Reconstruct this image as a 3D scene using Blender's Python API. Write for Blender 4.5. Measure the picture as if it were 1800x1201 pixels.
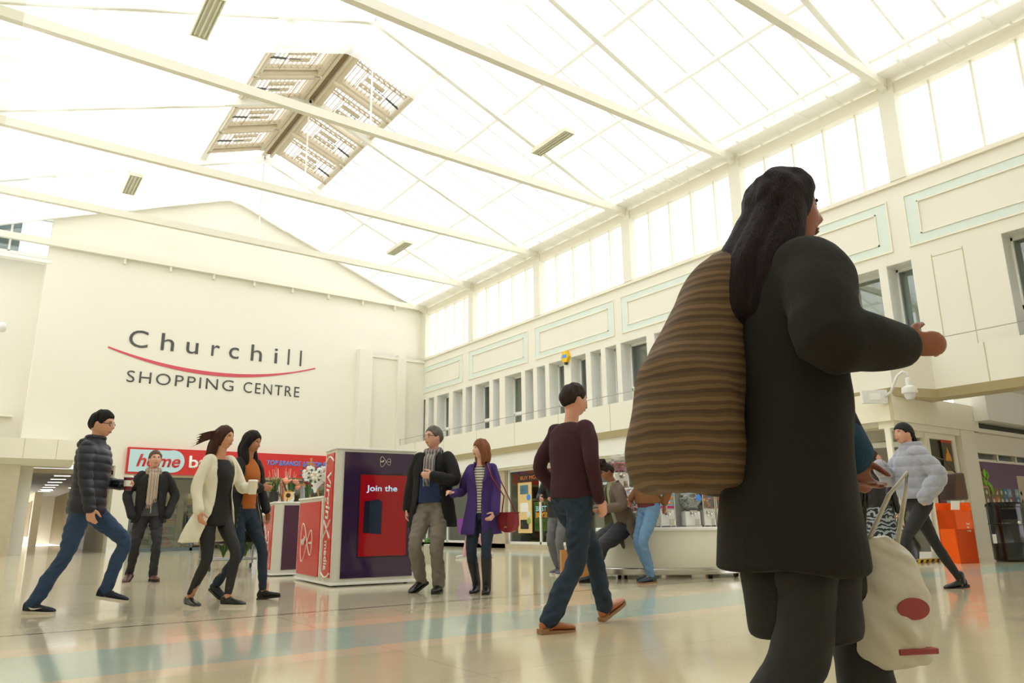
import bpy, bmesh, math, random
import numpy as np
from mathutils import Vector, Matrix, Quaternion, noise
for _o in list(bpy.data.objects): bpy.data.objects.remove(_o)
SC = bpy.context.scene; COL = SC.collection
V = Vector; PI = math.pi
# ---------------------------------------------------------------- camera
YAW, PIT, ROL, FPX, CH = 0.62351434, 0.24422132, -0.0111308, 1292.584, 0.70
_f = V((math.sin(YAW)*math.cos(PIT), math.cos(YAW)*math.cos(PIT), math.sin(PIT)))
_r = V((math.cos(YAW), -math.sin(YAW), 0)); _u = _r.cross(_f)
_c, _s = math.cos(ROL), math.sin(ROL)
_r, _u = _c*_r + _s*_u, -_s*_r + _c*_u
cam = bpy.data.cameras.new('camera'); camo = bpy.data.objects.new('camera', cam); COL.objects.link(camo)
cam.sensor_width = 36; cam.lens = FPX/1800*36; cam.clip_start = .05; cam.clip_end = 300
M3 = Matrix((_r, _u, -_f)).transposed()
camo.matrix_world = Matrix.Translation((0, 0, CH)) @ M3.to_4x4()
SC.camera = camo
# ---------------------------------------------------------------- light
SKY = 2.75
w = bpy.data.worlds.new('sky'); SC.world = w; w.use_nodes = True
bg = w.node_tree.nodes['Background']; bg.inputs[0].default_value = (.985, .99, 1.0, 1); bg.inputs[1].default_value = SKY
SC.view_settings.view_transform = 'Standard'; SC.view_settings.look = 'None'
SC.view_settings.gamma = 1; SC.view_settings.use_curve_mapping = False
SC.view_settings.exposure = 0.0
SC.cycles.max_bounces = 10; SC.cycles.diffuse_bounces = 6; SC.cycles.transparent_max_bounces = 24
SC.cycles.sample_clamp_indirect = 8
# ---------------------------------------------------------------- materials
def lin(c): return tuple(((x/255)/12.92 if x/255 <= .04045 else ((x/255+.055)/1.055)**2.4) for x in c)
def mat(name, rgb, rough=.6, metal=0, var=.06, nscale=8, bump=0, bscale=60, emit=0, coat=0, alpha=1, spec=.5, sheen=0, stretch=None):
    m = bpy.data.materials.new(name); m.use_nodes = True; n = m.node_tree; b = n.nodes['Principled BSDF']
    c = lin(rgb); N = n.nodes.new; L = n.links.new
    tc = N('ShaderNodeTexCoord'); mp = N('ShaderNodeMapping'); L(tc.outputs['Object'], mp.inputs[0])
    if stretch: mp.inputs['Scale'].default_value = stretch
    t = N('ShaderNodeTexNoise'); t.inputs['Scale'].default_value = nscale; t.inputs['Detail'].default_value = 3; L(mp.outputs[0], t.inputs[0])
    r = N('ShaderNodeMix'); r.data_type = 'RGBA'
    r.inputs[6].default_value = tuple(x*(1-var) for x in c)+(1,); r.inputs[7].default_value = tuple(min(1, x*(1+var)) for x in c)+(1,)
    L(t.outputs[0], r.inputs[0]); L(r.outputs[2], b.inputs['Base Color'])
    b.inputs['Roughness'].default_value = rough; b.inputs['Metallic'].default_value = metal
    b.inputs['Specular IOR Level'].default_value = spec
    if coat: b.inputs['Coat Weight'].default_value = coat; b.inputs['Coat Roughness'].default_value = .05
    if sheen: b.inputs['Sheen Weight'].default_value = sheen
    if emit: L(r.outputs[2], b.inputs['Emission Color']); b.inputs['Emission Strength'].default_value = emit
    if alpha < 1: b.inputs['Alpha'].default_value = alpha
    if bump:
        t2 = N('ShaderNodeTexNoise'); t2.inputs['Scale'].default_value = bscale; t2.inputs['Detail'].default_value = 4; L(mp.outputs[0], t2.inputs[0])
        bp = N('ShaderNodeBump'); bp.inputs['Strength'].default_value = bump; bp.inputs['Distance'].default_value = .01
        L(t2.outputs[0], bp.inputs['Height']); L(bp.outputs[0], b.inputs['Normal'])
    return m
def stripes(name, cols, scale, axis=2, rough=.85, bump=.2, noise_amt=0.0):
    """bands of cloth colour along one object axis (a pattern of the cloth itself)"""
    m = mat(name, (128, 128, 128), rough, bump=bump, bscale=150); n = m.node_tree; N = n.nodes.new; L = n.links.new
    b = n.nodes['Principled BSDF']
    tc = N('ShaderNodeTexCoord'); sp = N('ShaderNodeSeparateXYZ'); L(tc.outputs['Object'], sp.inputs[0])
    mu = N('ShaderNodeMath'); mu.operation = 'MULTIPLY'; mu.inputs[1].default_value = scale; L(sp.outputs[axis], mu.inputs[0])
    last = mu
    if noise_amt:
        tn = N('ShaderNodeTexNoise'); tn.inputs['Scale'].default_value = 9; L(tc.outputs['Object'], tn.inputs[0])
        m2 = N('ShaderNodeMath'); m2.operation = 'MULTIPLY_ADD'; m2.inputs[1].default_value = noise_amt; L(tn.outputs[0], m2.inputs[0]); L(mu.outputs[0], m2.inputs[2]); last = m2
    fr = N('ShaderNodeMath'); fr.operation = 'FRACT'; L(last.outputs[0], fr.inputs[0])
    cr = N('ShaderNodeValToRGB'); cr.color_ramp.interpolation = 'CONSTANT'
    els = cr.color_ramp.elements
    while len(els) < len(cols): els.new(.5)
    for i, c in enumerate(cols): els[i].position = i/len(cols); els[i].color = lin(c)+(1,)
    L(fr.outputs[0], cr.inputs[0]); L(cr.outputs[0], b.inputs['Base Color'])
    return m
def glassy(name, tint=(255, 255, 255), trans=.9, gloss=.1, rough=.02):
    m = bpy.data.materials.new(name); m.use_nodes = True; n = m.node_tree; N = n.nodes.new; L = n.links.new
    n.nodes.remove(n.nodes['Principled BSDF'])
    tr = N('ShaderNodeBsdfTransparent'); tr.inputs[0].default_value = lin(tint)+(1,)
    gl = N('ShaderNodeBsdfGlossy'); gl.inputs['Roughness'].default_value = rough
    tn = N('ShaderNodeTexNoise'); tn.inputs['Scale'].default_value = 1.5
    ml = N('ShaderNodeMath'); ml.operation = 'MULTIPLY_ADD'; ml.inputs[1].default_value = gloss*.3; ml.inputs[2].default_value = gloss*.85; L(tn.outputs[0], ml.inputs[0])
    mx = N('ShaderNodeMixShader'); L(ml.outputs[0], mx.inputs[0]); L(tr.outputs[0], mx.inputs[1]); L(gl.outputs[0], mx.inputs[2])
    L(mx.outputs[0], n.nodes['Material Output'].inputs[0]); return m
def netmat(name, keep, col=(250, 250, 245)):
    m = bpy.data.materials.new(name); m.use_nodes = True; n = m.node_tree; N = n.nodes.new; L = n.links.new
    n.nodes.remove(n.nodes['Principled BSDF'])
    tr = N('ShaderNodeBsdfTransparent'); d = N('ShaderNodeBsdfDiffuse'); t = N('ShaderNodeBsdfTranslucent')
    for x in (d, t): x.inputs[0].default_value = lin(col)+(1,)
    a = N('ShaderNodeMixShader'); a.inputs[0].default_value = .6; L(d.outputs[0], a.inputs[1]); L(t.outputs[0], a.inputs[2])
    tn = N('ShaderNodeTexNoise'); tn.inputs['Scale'].default_value = .35
    ml = N('ShaderNodeMath'); ml.operation = 'MULTIPLY_ADD'; ml.inputs[1].default_value = .25; ml.inputs[2].default_value = keep-.12; L(tn.outputs[0], ml.inputs[0])
    mx = N('ShaderNodeMixShader'); L(ml.outputs[0], mx.inputs[0]); L(tr.outputs[0], mx.inputs[1]); L(a.outputs[0], mx.inputs[2])
    L(mx.outputs[0], n.nodes['Material Output'].inputs[0]); return m
# ---------------------------------------------------------------- mesh builder
class MB:
    def __init__(s, M=None): s.v = []; s.f = []; s.M = M or Matrix.Identity(4)
    def add(s, vs, fs):
        o = len(s.v); s.v += [s.M @ V(p) for p in vs]; s.f += [tuple(i+o for i in f) for f in fs]; return s
    def box(s, x0, x1, y0, y1, z0, z1):
        s.add([(x0, y0, z0), (x1, y0, z0), (x1, y1, z0), (x0, y1, z0), (x0, y0, z1), (x1, y0, z1), (x1, y1, z1), (x0, y1, z1)],
              [(0, 3, 2, 1), (4, 5, 6, 7), (0, 1, 5, 4), (1, 2, 6, 5), (2, 3, 7, 6), (3, 0, 4, 7)]); return s
    def rbox(s, x0, x1, y0, y1, z0, z1, b=.01):
        """box with chamfered edges"""
        bm = bmesh.new(); bmesh.ops.create_cube(bm, size=1)
        for v in bm.verts: v.co = V(((x0+x1)/2+v.co.x*(x1-x0), (y0+y1)/2+v.co.y*(y1-y0), (z0+z1)/2+v.co.z*(z1-z0)))
        bmesh.ops.bevel(bm, geom=bm.edges[:], offset=b, segments=2, affect='EDGES', profile=.5)
        s.bm(bm); bm.free(); return s
    def bm(s, bm):
        bm.verts.index_update(); s.add([v.co.copy() for v in bm.verts], [tuple(v.index for v in f.verts) for f in bm.faces]); return s
    def bar(s, a, b, w, h, up=(0, 0, 1)):
        a = V(a); b = V(b); d = (b-a).normalized(); up = V(up)
        x = d.cross(up); x = x.normalized() if x.length > 1e-5 else V((1, 0, 0)); y = x.cross(d).normalized()
        x *= w/2; y *= h/2
        s.add([a-x-y, a+x-y, a+x+y, a-x+y, b-x-y, b+x-y, b+x+y, b-x+y],
              [(3, 2, 1, 0), (4, 5, 6, 7), (0, 1, 5, 4), (1, 2, 6, 5), (2, 3, 7, 6), (3, 0, 4, 7)]); return s
    def tube(s, pts, r, seg=10, caps=True):
        pts = [V(p) for p in pts]; n = len(pts); rs = r if isinstance(r, (list, tuple)) else [r]*n
        t = (pts[1]-pts[0]).normalized(); x = t.orthogonal().normalized(); vs = []; fs = []
        for i, p in enumerate(pts):
            tt = ((pts[min(i+1, n-1)]-pts[max(i-1, 0)])).normalized()
            x = (x-tt*x.dot(tt)).normalized(); y = tt.cross(x)
            for k in range(seg):
                a = 2*PI*k/seg; vs.append(p+(x*math.cos(a)+y*math.sin(a))*rs[i])
        for i in range(n-1):
            for k in range(seg): fs.append((i*seg+k, i*seg+(k+1) % seg, (i+1)*seg+(k+1) % seg, (i+1)*seg+k))
        if caps: fs.append(tuple(range(seg-1, -1, -1))); fs.append(tuple((n-1)*seg+k for k in range(seg)))
        s.add(vs, fs); return s
    def lathe(s, prof, seg=24, c=(0, 0, 0), sx=1, sy=1):
        vs = []; fs = []; n = len(prof)
        for r, z in prof:
            for k in range(seg):
                a = 2*PI*k/seg; vs.append((c[0]+r*sx*math.cos(a), c[1]+r*sy*math.sin(a), c[2]+z))
        for i in range(n-1):
            for k in range(seg): fs.append((i*seg+k, i*seg+(k+1) % seg, (i+1)*seg+(k+1) % seg, (i+1)*seg+k))
        fs.append(tuple(range(seg-1, -1, -1))); fs.append(tuple((n-1)*seg+k for k in range(seg)))
        s.add(vs, fs); return s
    def ball(s, c, r, sub=2, sc=(1, 1, 1)):
        bm = bmesh.new(); bmesh.ops.create_icosphere(bm, subdivisions=sub, radius=1)
        for v in bm.verts: v.co = V(c)+V((v.co.x*r*sc[0], v.co.y*r*sc[1], v.co.z*r*sc[2]))
        s.bm(bm); bm.free(); return s
    def prism(s, poly, a, b, axis='y'):
        """polygon extruded between a and b; poly given in the other two axes"""
        def P(u, v, w): return (u, w, v) if axis == 'y' else ((w, u, v) if axis == 'x' else (u, v, w))
        n = len(poly); vs = [P(u, v, a) for u, v in poly]+[P(u, v, b) for u, v in poly]
        s.add(vs, [tuple(range(n)), tuple(range(2*n-1, n-1, -1))]+[(i, (i+1) % n, n+(i+1) % n, n+i) for i in range(n)]); return s
    def build(s, name, m, parent=None, smooth=False, kind=None, label=None, fix=True):
        me = bpy.data.meshes.new(name); me.from_pydata([tuple(p) for p in s.v], [], s.f)
        if fix:
            bm = bmesh.new(); bm.from_mesh(me); bmesh.ops.recalc_face_normals(bm, faces=bm.faces[:]); bm.to_mesh(me); bm.free()
        if smooth: me.polygons.foreach_set('use_smooth', [True]*len(me.polygons))
        me.materials.append(m); o = bpy.data.objects.new(name, me); COL.objects.link(o)
        if smooth == 'auto': smooth_by_angle(me)
        if parent: o.parent = parent
        if kind: o['kind'] = kind
        if label: o['label'] = label
        return o
def smooth_by_angle(me, ang=.6):
    bm = bmesh.new(); bm.from_mesh(me)
    for e in bm.edges:
        if len(e.link_faces) == 2 and e.calc_face_angle(0) > ang: e.smooth = False
    bm.to_mesh(me); bm.free()
def T(x, y, z=0, rz=0): return Matrix.Translation((x, y, z)) @ Matrix.Rotation(rz, 4, 'Z')
def thing(name, label, cat, loc=(0, 0, 0), rz=0, group=None):
    o = bpy.data.objects.new(name, None); COL.objects.link(o); o.location = loc; o.rotation_euler = (0, 0, rz)
    o.empty_display_size = .1
    return tag(o, label, cat, group)
def tag(o, label, cat, group=None, kind=None):
    o['label'] = label; o['category'] = cat
    if group: o['group'] = group
    if kind: o['kind'] = kind
    return o
def copy_tree(o, parent=None):
    c = o.copy(); COL.objects.link(c)
    if parent: c.parent = parent
    for ch in list(o.children): copy_tree(ch, c)
    return c
def text(name, s, m, M, height, width=None, extrude=.004, bold=0, shear=0, spacing=1, parent=None, align='LEFT'):
    """lettering turned into a mesh: lies in local XZ of M, facing local -Y; height is the capital height"""
    cu = bpy.data.curves.new(name, 'FONT'); cu.body = s; cu.size = 1; cu.extrude = 0; cu.offset = bold; cu.shear = shear
    cu.space_character = spacing; cu.resolution_u = 4
    o = bpy.data.objects.new('t', cu); COL.objects.link(o); bpy.context.view_layer.update()
    me = bpy.data.meshes.new_from_object(o.evaluated_get(bpy.context.evaluated_depsgraph_get()))
    bpy.data.objects.remove(o)
    bm = bmesh.new(); bm.from_mesh(me); bpy.data.meshes.remove(me)
    xs = [v.co.x for v in bm.verts]; x0, x1 = min(xs), max(xs)
    k = height/.729; kx = k if width is None else width/(x1-x0)
    r = bmesh.ops.extrude_face_region(bm, geom=bm.faces[:])
    top = [g for g in r['geom'] if isinstance(g, bmesh.types.BMVert)]; ts = set(top)
    off = {'LEFT': x0, 'CENTER': (x0+x1)/2, 'RIGHT': x1}[align]
    for v in bm.verts: v.co = M @ V(((v.co.x-off)*kx, -(extrude if v in ts else 0), v.co.y*k))
    me = bpy.data.meshes.new(name); bmesh.ops.recalc_face_normals(bm, faces=bm.faces[:]); bm.to_mesh(me); bm.free()
    me.materials.append(m); o = bpy.data.objects.new(name, me); COL.objects.link(o)
    if parent: o.parent = parent
    return o
# ---------------------------------------------------------------- shared materials
cream = mat('cream_paint', (232, 228, 214), .75, var=.02, nscale=.6)
cream2 = mat('cream_trim', (234, 229, 211), .6, var=.02, nscale=1)
white = mat('white_paint', (242, 241, 234), .5, var=.02, nscale=1)
offwhite = mat('beam_paint', (228, 224, 208), .55, var=.03, nscale=2)
mint = mat('mint_paint', (218, 228, 218), .6, var=.02)
frame_w = mat('window_frame_white', (238, 238, 232), .4, var=.02)
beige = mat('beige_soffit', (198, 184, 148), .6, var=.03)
roofwhite = mat('roof_frame_paint', (236, 234, 224), .5, var=.03)
ventm = mat('vent_paint', (212, 200, 178), .5, var=.06, nscale=3)
dark = mat('dark_grey', (40, 40, 40), .5)
black = mat('black_plastic', (18, 18, 20), .35)
steel = mat('brushed_steel', (190, 188, 182), .25, metal=1, var=.08, nscale=4, stretch=(1, 1, 30))
chrome = mat('chrome', (215, 215, 215), .12, metal=1)
roofglass = glassy('roof_glass', (250, 252, 252), gloss=.06)
winglass = glassy('window_glass', (225, 232, 228), gloss=.16)
stone = mat('stone_cladding', (196, 184, 158), .35, var=.16, nscale=5, bump=.1)
# floor: terrazzo with coloured bands laid in, in real floor coordinates
def floormat():
    m = mat('terrazzo', (214, 202, 168), .16, spec=.55); n = m.node_tree; N = n.nodes.new; L = n.links.new; b = n.nodes['Principled BSDF']
    tc = N('ShaderNodeTexCoord'); sp = N('ShaderNodeSeparateXYZ'); L(tc.outputs['Object'], sp.inputs[0])
    def mth(op, a, bb=None, c=None):
        q = N('ShaderNodeMath'); q.operation = op
        for i, x in enumerate((a, bb, c)):
            if x is None: continue
            if isinstance(x, (int, float)): q.inputs[i].default_value = x
            else: L(x, q.inputs[i])
        return q.outputs[0]
    x, y = sp.outputs[0], sp.outputs[1]
    def between(v, a, bb): return mth('MULTIPLY', mth('GREATER_THAN', v, a), mth('LESS_THAN', v, bb))
    def mix(fac, c1, c2):
        q = N('ShaderNodeMix'); q.data_type = 'RGBA'; L(fac, q.inputs[0])
        for i, c in ((6, c1), (7, c2)):
            if isinstance(c, tuple): q.inputs[i].default_value = lin(c)+(1,)
            else: L(c, q.inputs[i])
        return q.outputs[2]
    t = N('ShaderNodeTexNoise'); t.inputs['Scale'].default_value = 120; t.inputs['Detail'].default_value = 4; L(tc.outputs['Object'], t.inputs[0])
    t2 = N('ShaderNodeTexNoise'); t2.inputs['Scale'].default_value = .7; t2.inputs['Detail'].default_value = 3; L(tc.outputs['Object'], t2.inputs[0])
    base = mix(t2.outputs[0], (214, 203, 172), (200, 192, 164))
    near = between(y, -50, 4.05)
    base = mix(near, base, (212, 198, 164))
    peach = (222, 202, 172); teal = (184, 198, 182)
    # long peach and teal band across the hall, parallel to the end wall
    base = mix(mth('MULTIPLY', between(y, 4.12, 5.62), mth('LESS_THAN', x, 7.6)), base, peach)
    base = mix(mth('MULTIPLY', between(y, 4.36, 5.28), mth('LESS_THAN', x, 7.4)), base, teal)
    # bands in front of the shops
    base = mix(mth('MULTIPLY', between(y, 4.35, 5.45), mth('GREATER_THAN', x, 9.6)), base, peach)
    base = mix(mth('MULTIPLY', between(y, 4.6, 5.3), mth('GREATER_THAN', x, 9.8)), base, (166, 196, 180))
    base = mix(mth('MULTIPLY', between(x, 10.1, 11.2), mth('GREATER_THAN', y, 10.0)), base, (186, 204, 190))
    base = mix(mth('MULTIPLY', between(y, 22.5, 23.4), mth('LESS_THAN', x, 10.1)), base, (180, 200, 186))
    spk = mth('GREATER_THAN', t.outputs[0], .62); base = mix(mth('MULTIPLY', spk, .22), base, (150, 128, 92))
    spk2 = mth('LESS_THAN', t.outputs[0], .36); base = mix(mth('MULTIPLY', spk2, .3), base, (246, 238, 214))
    # joints: fine tile joints and one dark movement joint
    for v, per, off in ((x, 2.4, .3), (y, 2.4, 1.6)):
        fr = mth('FRACT', mth('DIVIDE', mth('ADD', v, off), per)); base = mix(mth('MULTIPLY', mth('LESS_THAN', fr, .0035), .35), base, (150, 135, 105))
    base = mix(between(y, 6.335, 6.375), base, (52, 34, 28))
    L(base, b.inputs['Base Color'])
    rr = N('ShaderNodeTexNoise'); rr.inputs['Scale'].default_value = 2.5; L(tc.outputs['Object'], rr.inputs[0])
    L(mth('MULTIPLY_ADD', rr.outputs[0], .1, .1), b.inputs['Roughness'])
    b.inputs['Coat Weight'].default_value = .35; b.inputs['Coat Roughness'].default_value = .06
    bp = N('ShaderNodeBump'); bp.inputs['Strength'].default_value = .12; bp.inputs['Distance'].default_value = .02
    t3 = N('ShaderNodeTexNoise'); t3.inputs['Scale'].default_value = 1.6; L(tc.outputs['Object'], t3.inputs[0]); L(t3.outputs[0], bp.inputs['Height']); L(bp.outputs[0], b.inputs['Normal'])
    return m
MB().box(-9, 24, -9, 40, -.15, 0).build('floor', floormat(), kind='structure')
# ================================================================ HALL SHELL
XW, XL, YB, XR = 14.2, -1.8, 26.0, 6.2          # right wall, left wall, end wall, ridge
ZE = 9.45; SL = .38                              # eaves height and roof slope
def zr(x): return ZE+SL*(8-abs(x-XR))
FY = [25.86, 22.27, 18.23, 14.04, 10.23, 6.41, 2.55, -1.3, -5.2]   # frame positions
# end wall with passage opening and shop opening
w_ = MB()
w_.box(.88, 1.3, YB, YB+.4, 0, 9.0)
w_.box(1.3, 3.45, YB, YB+.4, 2.62, 9.0)                # over the passage
w_.box(3.45, 3.98, YB, YB+.4, 0, 9.0)
w_.box(3.98, 10.4, YB, YB+.4, 2.4, 9.0)
w_.box(10.4, 14.6, YB, YB+.4, 0, 9.0)
w_.prism([(.88, 9.0), (14.6, 9.0), (14.6, zr(14.2)), (XR, zr(XR)), (.88, zr(.88))], YB, YB+.4)
w_.build('wall_back', cream, kind='structure')
# set-back bay of the end wall on the left, with a high window
w_ = MB()
w_.box(-5, .88, YB+.5, YB+.9, 0, 8.95); w_.box(.84, .88, YB+.4, YB+.9, 0, 8.95)
w_.build('wall_back_recess', mat('cream_paint_darker', (224, 220, 206), .75, var=.02), kind='structure')  # slightly darker cream than the rest of the end wall
wf = MB(); 
for z in (8.98, 10.25): wf.box(-5, .98, YB+.1, YB+.22, z-.05, z+.05)
for x in (.92, -.15, -1.2): wf.box(x-.03, x+.03, YB+.1, YB+.2, 9.0, 10.3)
wf.box(-5, .98, YB-.02, YB+.25, 8.78, 8.88)
wf.build('window_1', frame_w, kind='structure')
MB().box(-5, .95, YB+.14, YB+.16, 9.0, 10.3).build('window_2', winglass, kind='structure')
sh = MB().box(-3, .1, YB+1.4, YB+1.9, 8.6, 12).build('wall_outside', mat('blue_grey_cladding', (96, 110, 118), .6), kind='structure')
dp = MB().tube([(-1, YB+1.2, 9.95), (.62, YB+.9, 9.75)], .07).build('drain_pipe', mat('grey_pipe', (120, 128, 122), .5)); tag(dp, 'grey pipe behind the high window at far left', 'pipe')
# corner pilasters where end wall meets right wall
pl = MB()
pl.box(11.3, 11.84, YB-.3, YB, 3.2, 7.34); pl.box(12.95, 13.3, YB-.3, YB, 3.2, 7.3); pl.box(11.84, 14.2, YB-.14, YB, 3.2, 7.2)
pl.box(11.84, 14.2, YB-.2, YB, 7.1, 7.2)
pl.build('trim_1', cream, kind='structure')
# beam fixed along the end wall (brackets below)
# ---- right wall
ops = [(26.35,25.73),(25.5,25.04),(24.82,23.91),(23.62,22.92),(22.72,22.26),(22.07,21.14),(20.93,20.51),(20.2,19.24),(19.05,18.59),(18.41,17.96),
       (17.78,17.02),(16.72,16.01),(15.81,15.34),(15.17,14.7),(14.54,13.52),(13.25,12.76),(12.6,11.86),(11.6,11.15),(10.95,10.1),(9.85,9.35),(9.15,8.2),(7.95,7.07),(6.93,6.42),(4.86,4.0),(3.8,3.0)]
ops = [(b, a) for a, b in ops][::-1]            # ascending y
R0, R1 = XW, XW+.5
def rightwall():
    m = MB(); zb, zt = 3.3, 5.63
    m.box(R0, R1, -9, 26.4, zt, 7.28)            # spandrel over the windows
    ys = -9
    for a, b in ops:
        m.box(R0, R1, ys, a, zb, zt) if a > ys else None
        ys = b
    m.box(R0, R1, ys, 26.4, zb, zt)
    m.box(R0, R1, 6.75, 26.4, 2.2, zb); m.box(R0, R1, -9, 6.75, 2.9, zb)
    m.box(R0+.25, R0+.45, -9, 26.4, 0, 2.2) if False else None
    return m.build('wall_right', cream, kind='structure')
rightwall()
# thin joints of the blank panel between the windows
j = MB()
for y in (6.05, 5.5): j.box(R0-.004, R0, y-.008, y+.008, 3.7, 5.6)
j.box(R0-.004, R0, 5.5, 6.05, 5.55, 5.565); j.build('trim_2', beige, kind='structure')
# windows in the openings, reveals whitened for the light they catch
wn = 3
blind = mat('office_blind', (196, 190, 166), .8, var=.12, nscale=3, stretch=(1, 8, .5)); darkroom = mat('dark_office', (96, 92, 80), .8, var=.3, nscale=2)
blind2 = mat('vertical_blind', (168, 182, 170), .7, var=.25, nscale=5, stretch=(1, 6, .1))
for k, (a, b) in enumerate(ops):
    wd = b-a; m = MB(); x0, x1 = XW+.38, XW+.46; t = .045
    wide = wd > .6
    m.box(x0, x1, a, a+t, 3.5, 5.63); m.box(x0, x1, b-t, b, 3.5, 5.63); m.box(x0, x1, a, b, 5.56, 5.63)
    if wide: m.box(x0, x1, a, b, 4.28, 4.36); m.box(x0-.01, x1, a+t, b-t, 4.36, 4.4)
    # white reveal linings: the light falling on the reveals, put into the colour
    m.box(XW+.005, x0, a, a+.012, 3.5, 5.63); m.box(XW+.005, x0, b-.012, b, 3.5, 5.63); m.box(XW+.005, x0, a, b, 5.618, 5.63)
    o = m.build('window_%d' % wn, frame_w, kind='structure'); wn += 1
    g = MB().box(x0+.03, x0+.04, a+t, b-t, 3.5, 5.56).build('pane', winglass, o, kind='structure')
    bm_ = (blind2 if 6 < a < 7 else darkroom) if (k % 3 == 1 or a < 15.2 and k % 2 == 0 or 6 < a < 7) else blind
    MB().box(x1+.06, x1+.08, a-.2, b+.2, 3.4, 5.75).build('blind', bm_, o, kind='structure')  # dark_office sheets stand in for dark rooms behind the glass; the rest are blinds
# panel mouldings
pan = MB(); pm = MB(); py = [(26.7, 22.93), (22.45, 18.86), (18.43, 14.75), (14.4, 10.75), (10.35, 6.76), (6.38, 2.9), (2.5, -1.2)]
for b, a in py:
    b = min(b, 25.95)
    z0, z1 = 5.9, 6.92; i = .17
    for q0, q1, r0, r1 in ((a, b, z0, z0+i), (a, b, z1-i, z1), (a, a+i*1.3, z0+i, z1-i), (b-i*1.3, b, z0+i, z1-i)):
        pm.box(XW-.012, XW, q0, q1, r0, r1)
    for q0, q1, r0, r1 in ((a-.03, b+.03, z0-.03, z0), (a-.03, b+.03, z1, z1+.03), (a-.03, a, z0, z1), (b, b+.03, z0, z1),
                           (a+i*1.3, b-i*1.3, z0+i, z0+i+.025), (a+i*1.3, b-i*1.3, z1-i-.025, z1-i), (a+i*1.3, a+i*1.3+.025, z0+i, z1-i), (b-i*1.3-.025, b-i*1.3, z0+i, z1-i)):
        pan.box(XW-.03, XW, q0, q1, r0, r1)
pm.build('trim_3', mint, kind='structure'); pan.build('trim_4', cream2, kind='structure')
MB().box(XW-.06, XW+.1, -9, 26, 7.22, 7.3).build('trim_5', cream2, kind='structure')
# clerestory glazing, one window per bay
for k in range(len(FY)-1):
    b, a = FY[k], FY[k+1]; m = MB()
    n = 5; st = (b-a)/n
    for i in range(1, n):
        y = a+i*st; m.box(XW+.08, XW+.16, y-.022, y+.022, 7.3, 9.3)
        m.box(XW+.16, XW+.2, y-.012, y+.012, 7.3, 9.3)
    m.box(XW+.05, XW+.2, a, b, 7.28, 7.36)
    m.box(XW-.02, XW+.2, a+.1, b-.1, 9.16, 9.42)
    o = m.build('window_%d' % wn, cream2, kind='structure'); wn += 1
    MB().box(XW+.12, XW+.13, a, b, 7.3, 9.3).build('pane', roofglass, o, kind='structure')
# parapet ledge over the shops: long front, chamfered corner, set-back front
def ledge_section(x): return [(x+.02, 3.69), (x, 3.69), (x, 3.0), (x+.14, 2.86), (x+1.5, 2.86), (x+1.5, 3.3), (x+.12, 3.3), (x+.12, 3.69)]
def ledge():
    m = MB()
    path = [(13.0, 25.99), (13.0, 6.52), (13.9, 6.2), (13.9, -8.99)]
    offs = [(0, 0), (.12, .05), (.12, .05), (0, 0)]
    def ring(x, y): return [(x, y, 3.69), (x, y, 3.0), (x+.14, y+.03, 2.86), (XW+.3, y+.1, 2.86), (XW+.3, y+.1, 3.35), (x+.12, y+.06, 3.35), (x+.12, y+.06, 3.69)]
    rings = [ring(x, y) for x, y in path]; n = 7
    vs = [p for r in rings for p in r]; fs = []
    for i in range(len(rings)-1):
        for k in range(n): fs.append((i*n+k, i*n+(k+1) % n, (i+1)*n+(k+1) % n, (i+1)*n+k))
    fs += [tuple(range(n)), tuple(range((len(rings)-1)*n, len(rings)*n))]
    m.add(vs, fs); return m
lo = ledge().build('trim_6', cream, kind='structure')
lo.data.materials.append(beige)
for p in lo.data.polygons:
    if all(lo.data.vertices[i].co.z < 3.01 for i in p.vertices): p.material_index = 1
j = MB()
for y in (7.5, 9.6, 11.7, 13.8, 15.9, 18, 20.1, 22.2, 24.3): j.box(12.994, 13.0, y-.008, y+.008, 3.0, 3.69)
for y in (5.3, 3.2): j.box(13.894, 13.9, y-.008, y+.008, 3.0, 3.69)
j.build('trim_7', beige, kind='structure')
# cable along the parapet
cb = thing('safety_cable', 'thin steel cable strung along the top of the right-hand ledge', 'cable', (13.1, 16, 3.69))
m = MB(T(-13.1, -16, -3.69)); m.tube([(13.1, 25.7, 3.93), (13.1, 7.2, 3.93), (13.95, 6.1, 3.93), (13.95, 0, 3.93)], .008, 6); m.build('cable', steel, cb)
for y in (25.7, 22, 18.2, 14.4, 10.6, 7.2):
    MB(T(-13.1, -16, -3.69)).tube([(13.1, y, 3.6), (13.1, y, 3.95)], .014, 6).ball((13.1, y, 3.94), .03, 1).build('post', steel, cb)
# left wall (outside the picture, closes the hall) with its own high glazing
m = MB().box(XL-.3, XL, -9, 24.6, 0, 7.3); m.build('wall_left', cream, kind='structure')
m = MB()
for y in FY: m.box(XL-.2, XL, y-.15, y+.15, 7.3, 9.5)
m.box(XL-.1, XL+.02, -9, 26, 9.2, 9.45); m.build('window_%d' % wn, cream2, kind='structure'); wn += 1
MB().box(XL-.12, XL-.11, -9, 26, 7.3, 9.3).build('window_%d' % wn, roofglass, kind='structure'); wn += 1
MB().box(XL-.3, XW+.5, -9.3, -9, 0, 12.6).build('wall_front', cream, kind='structure')
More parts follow.
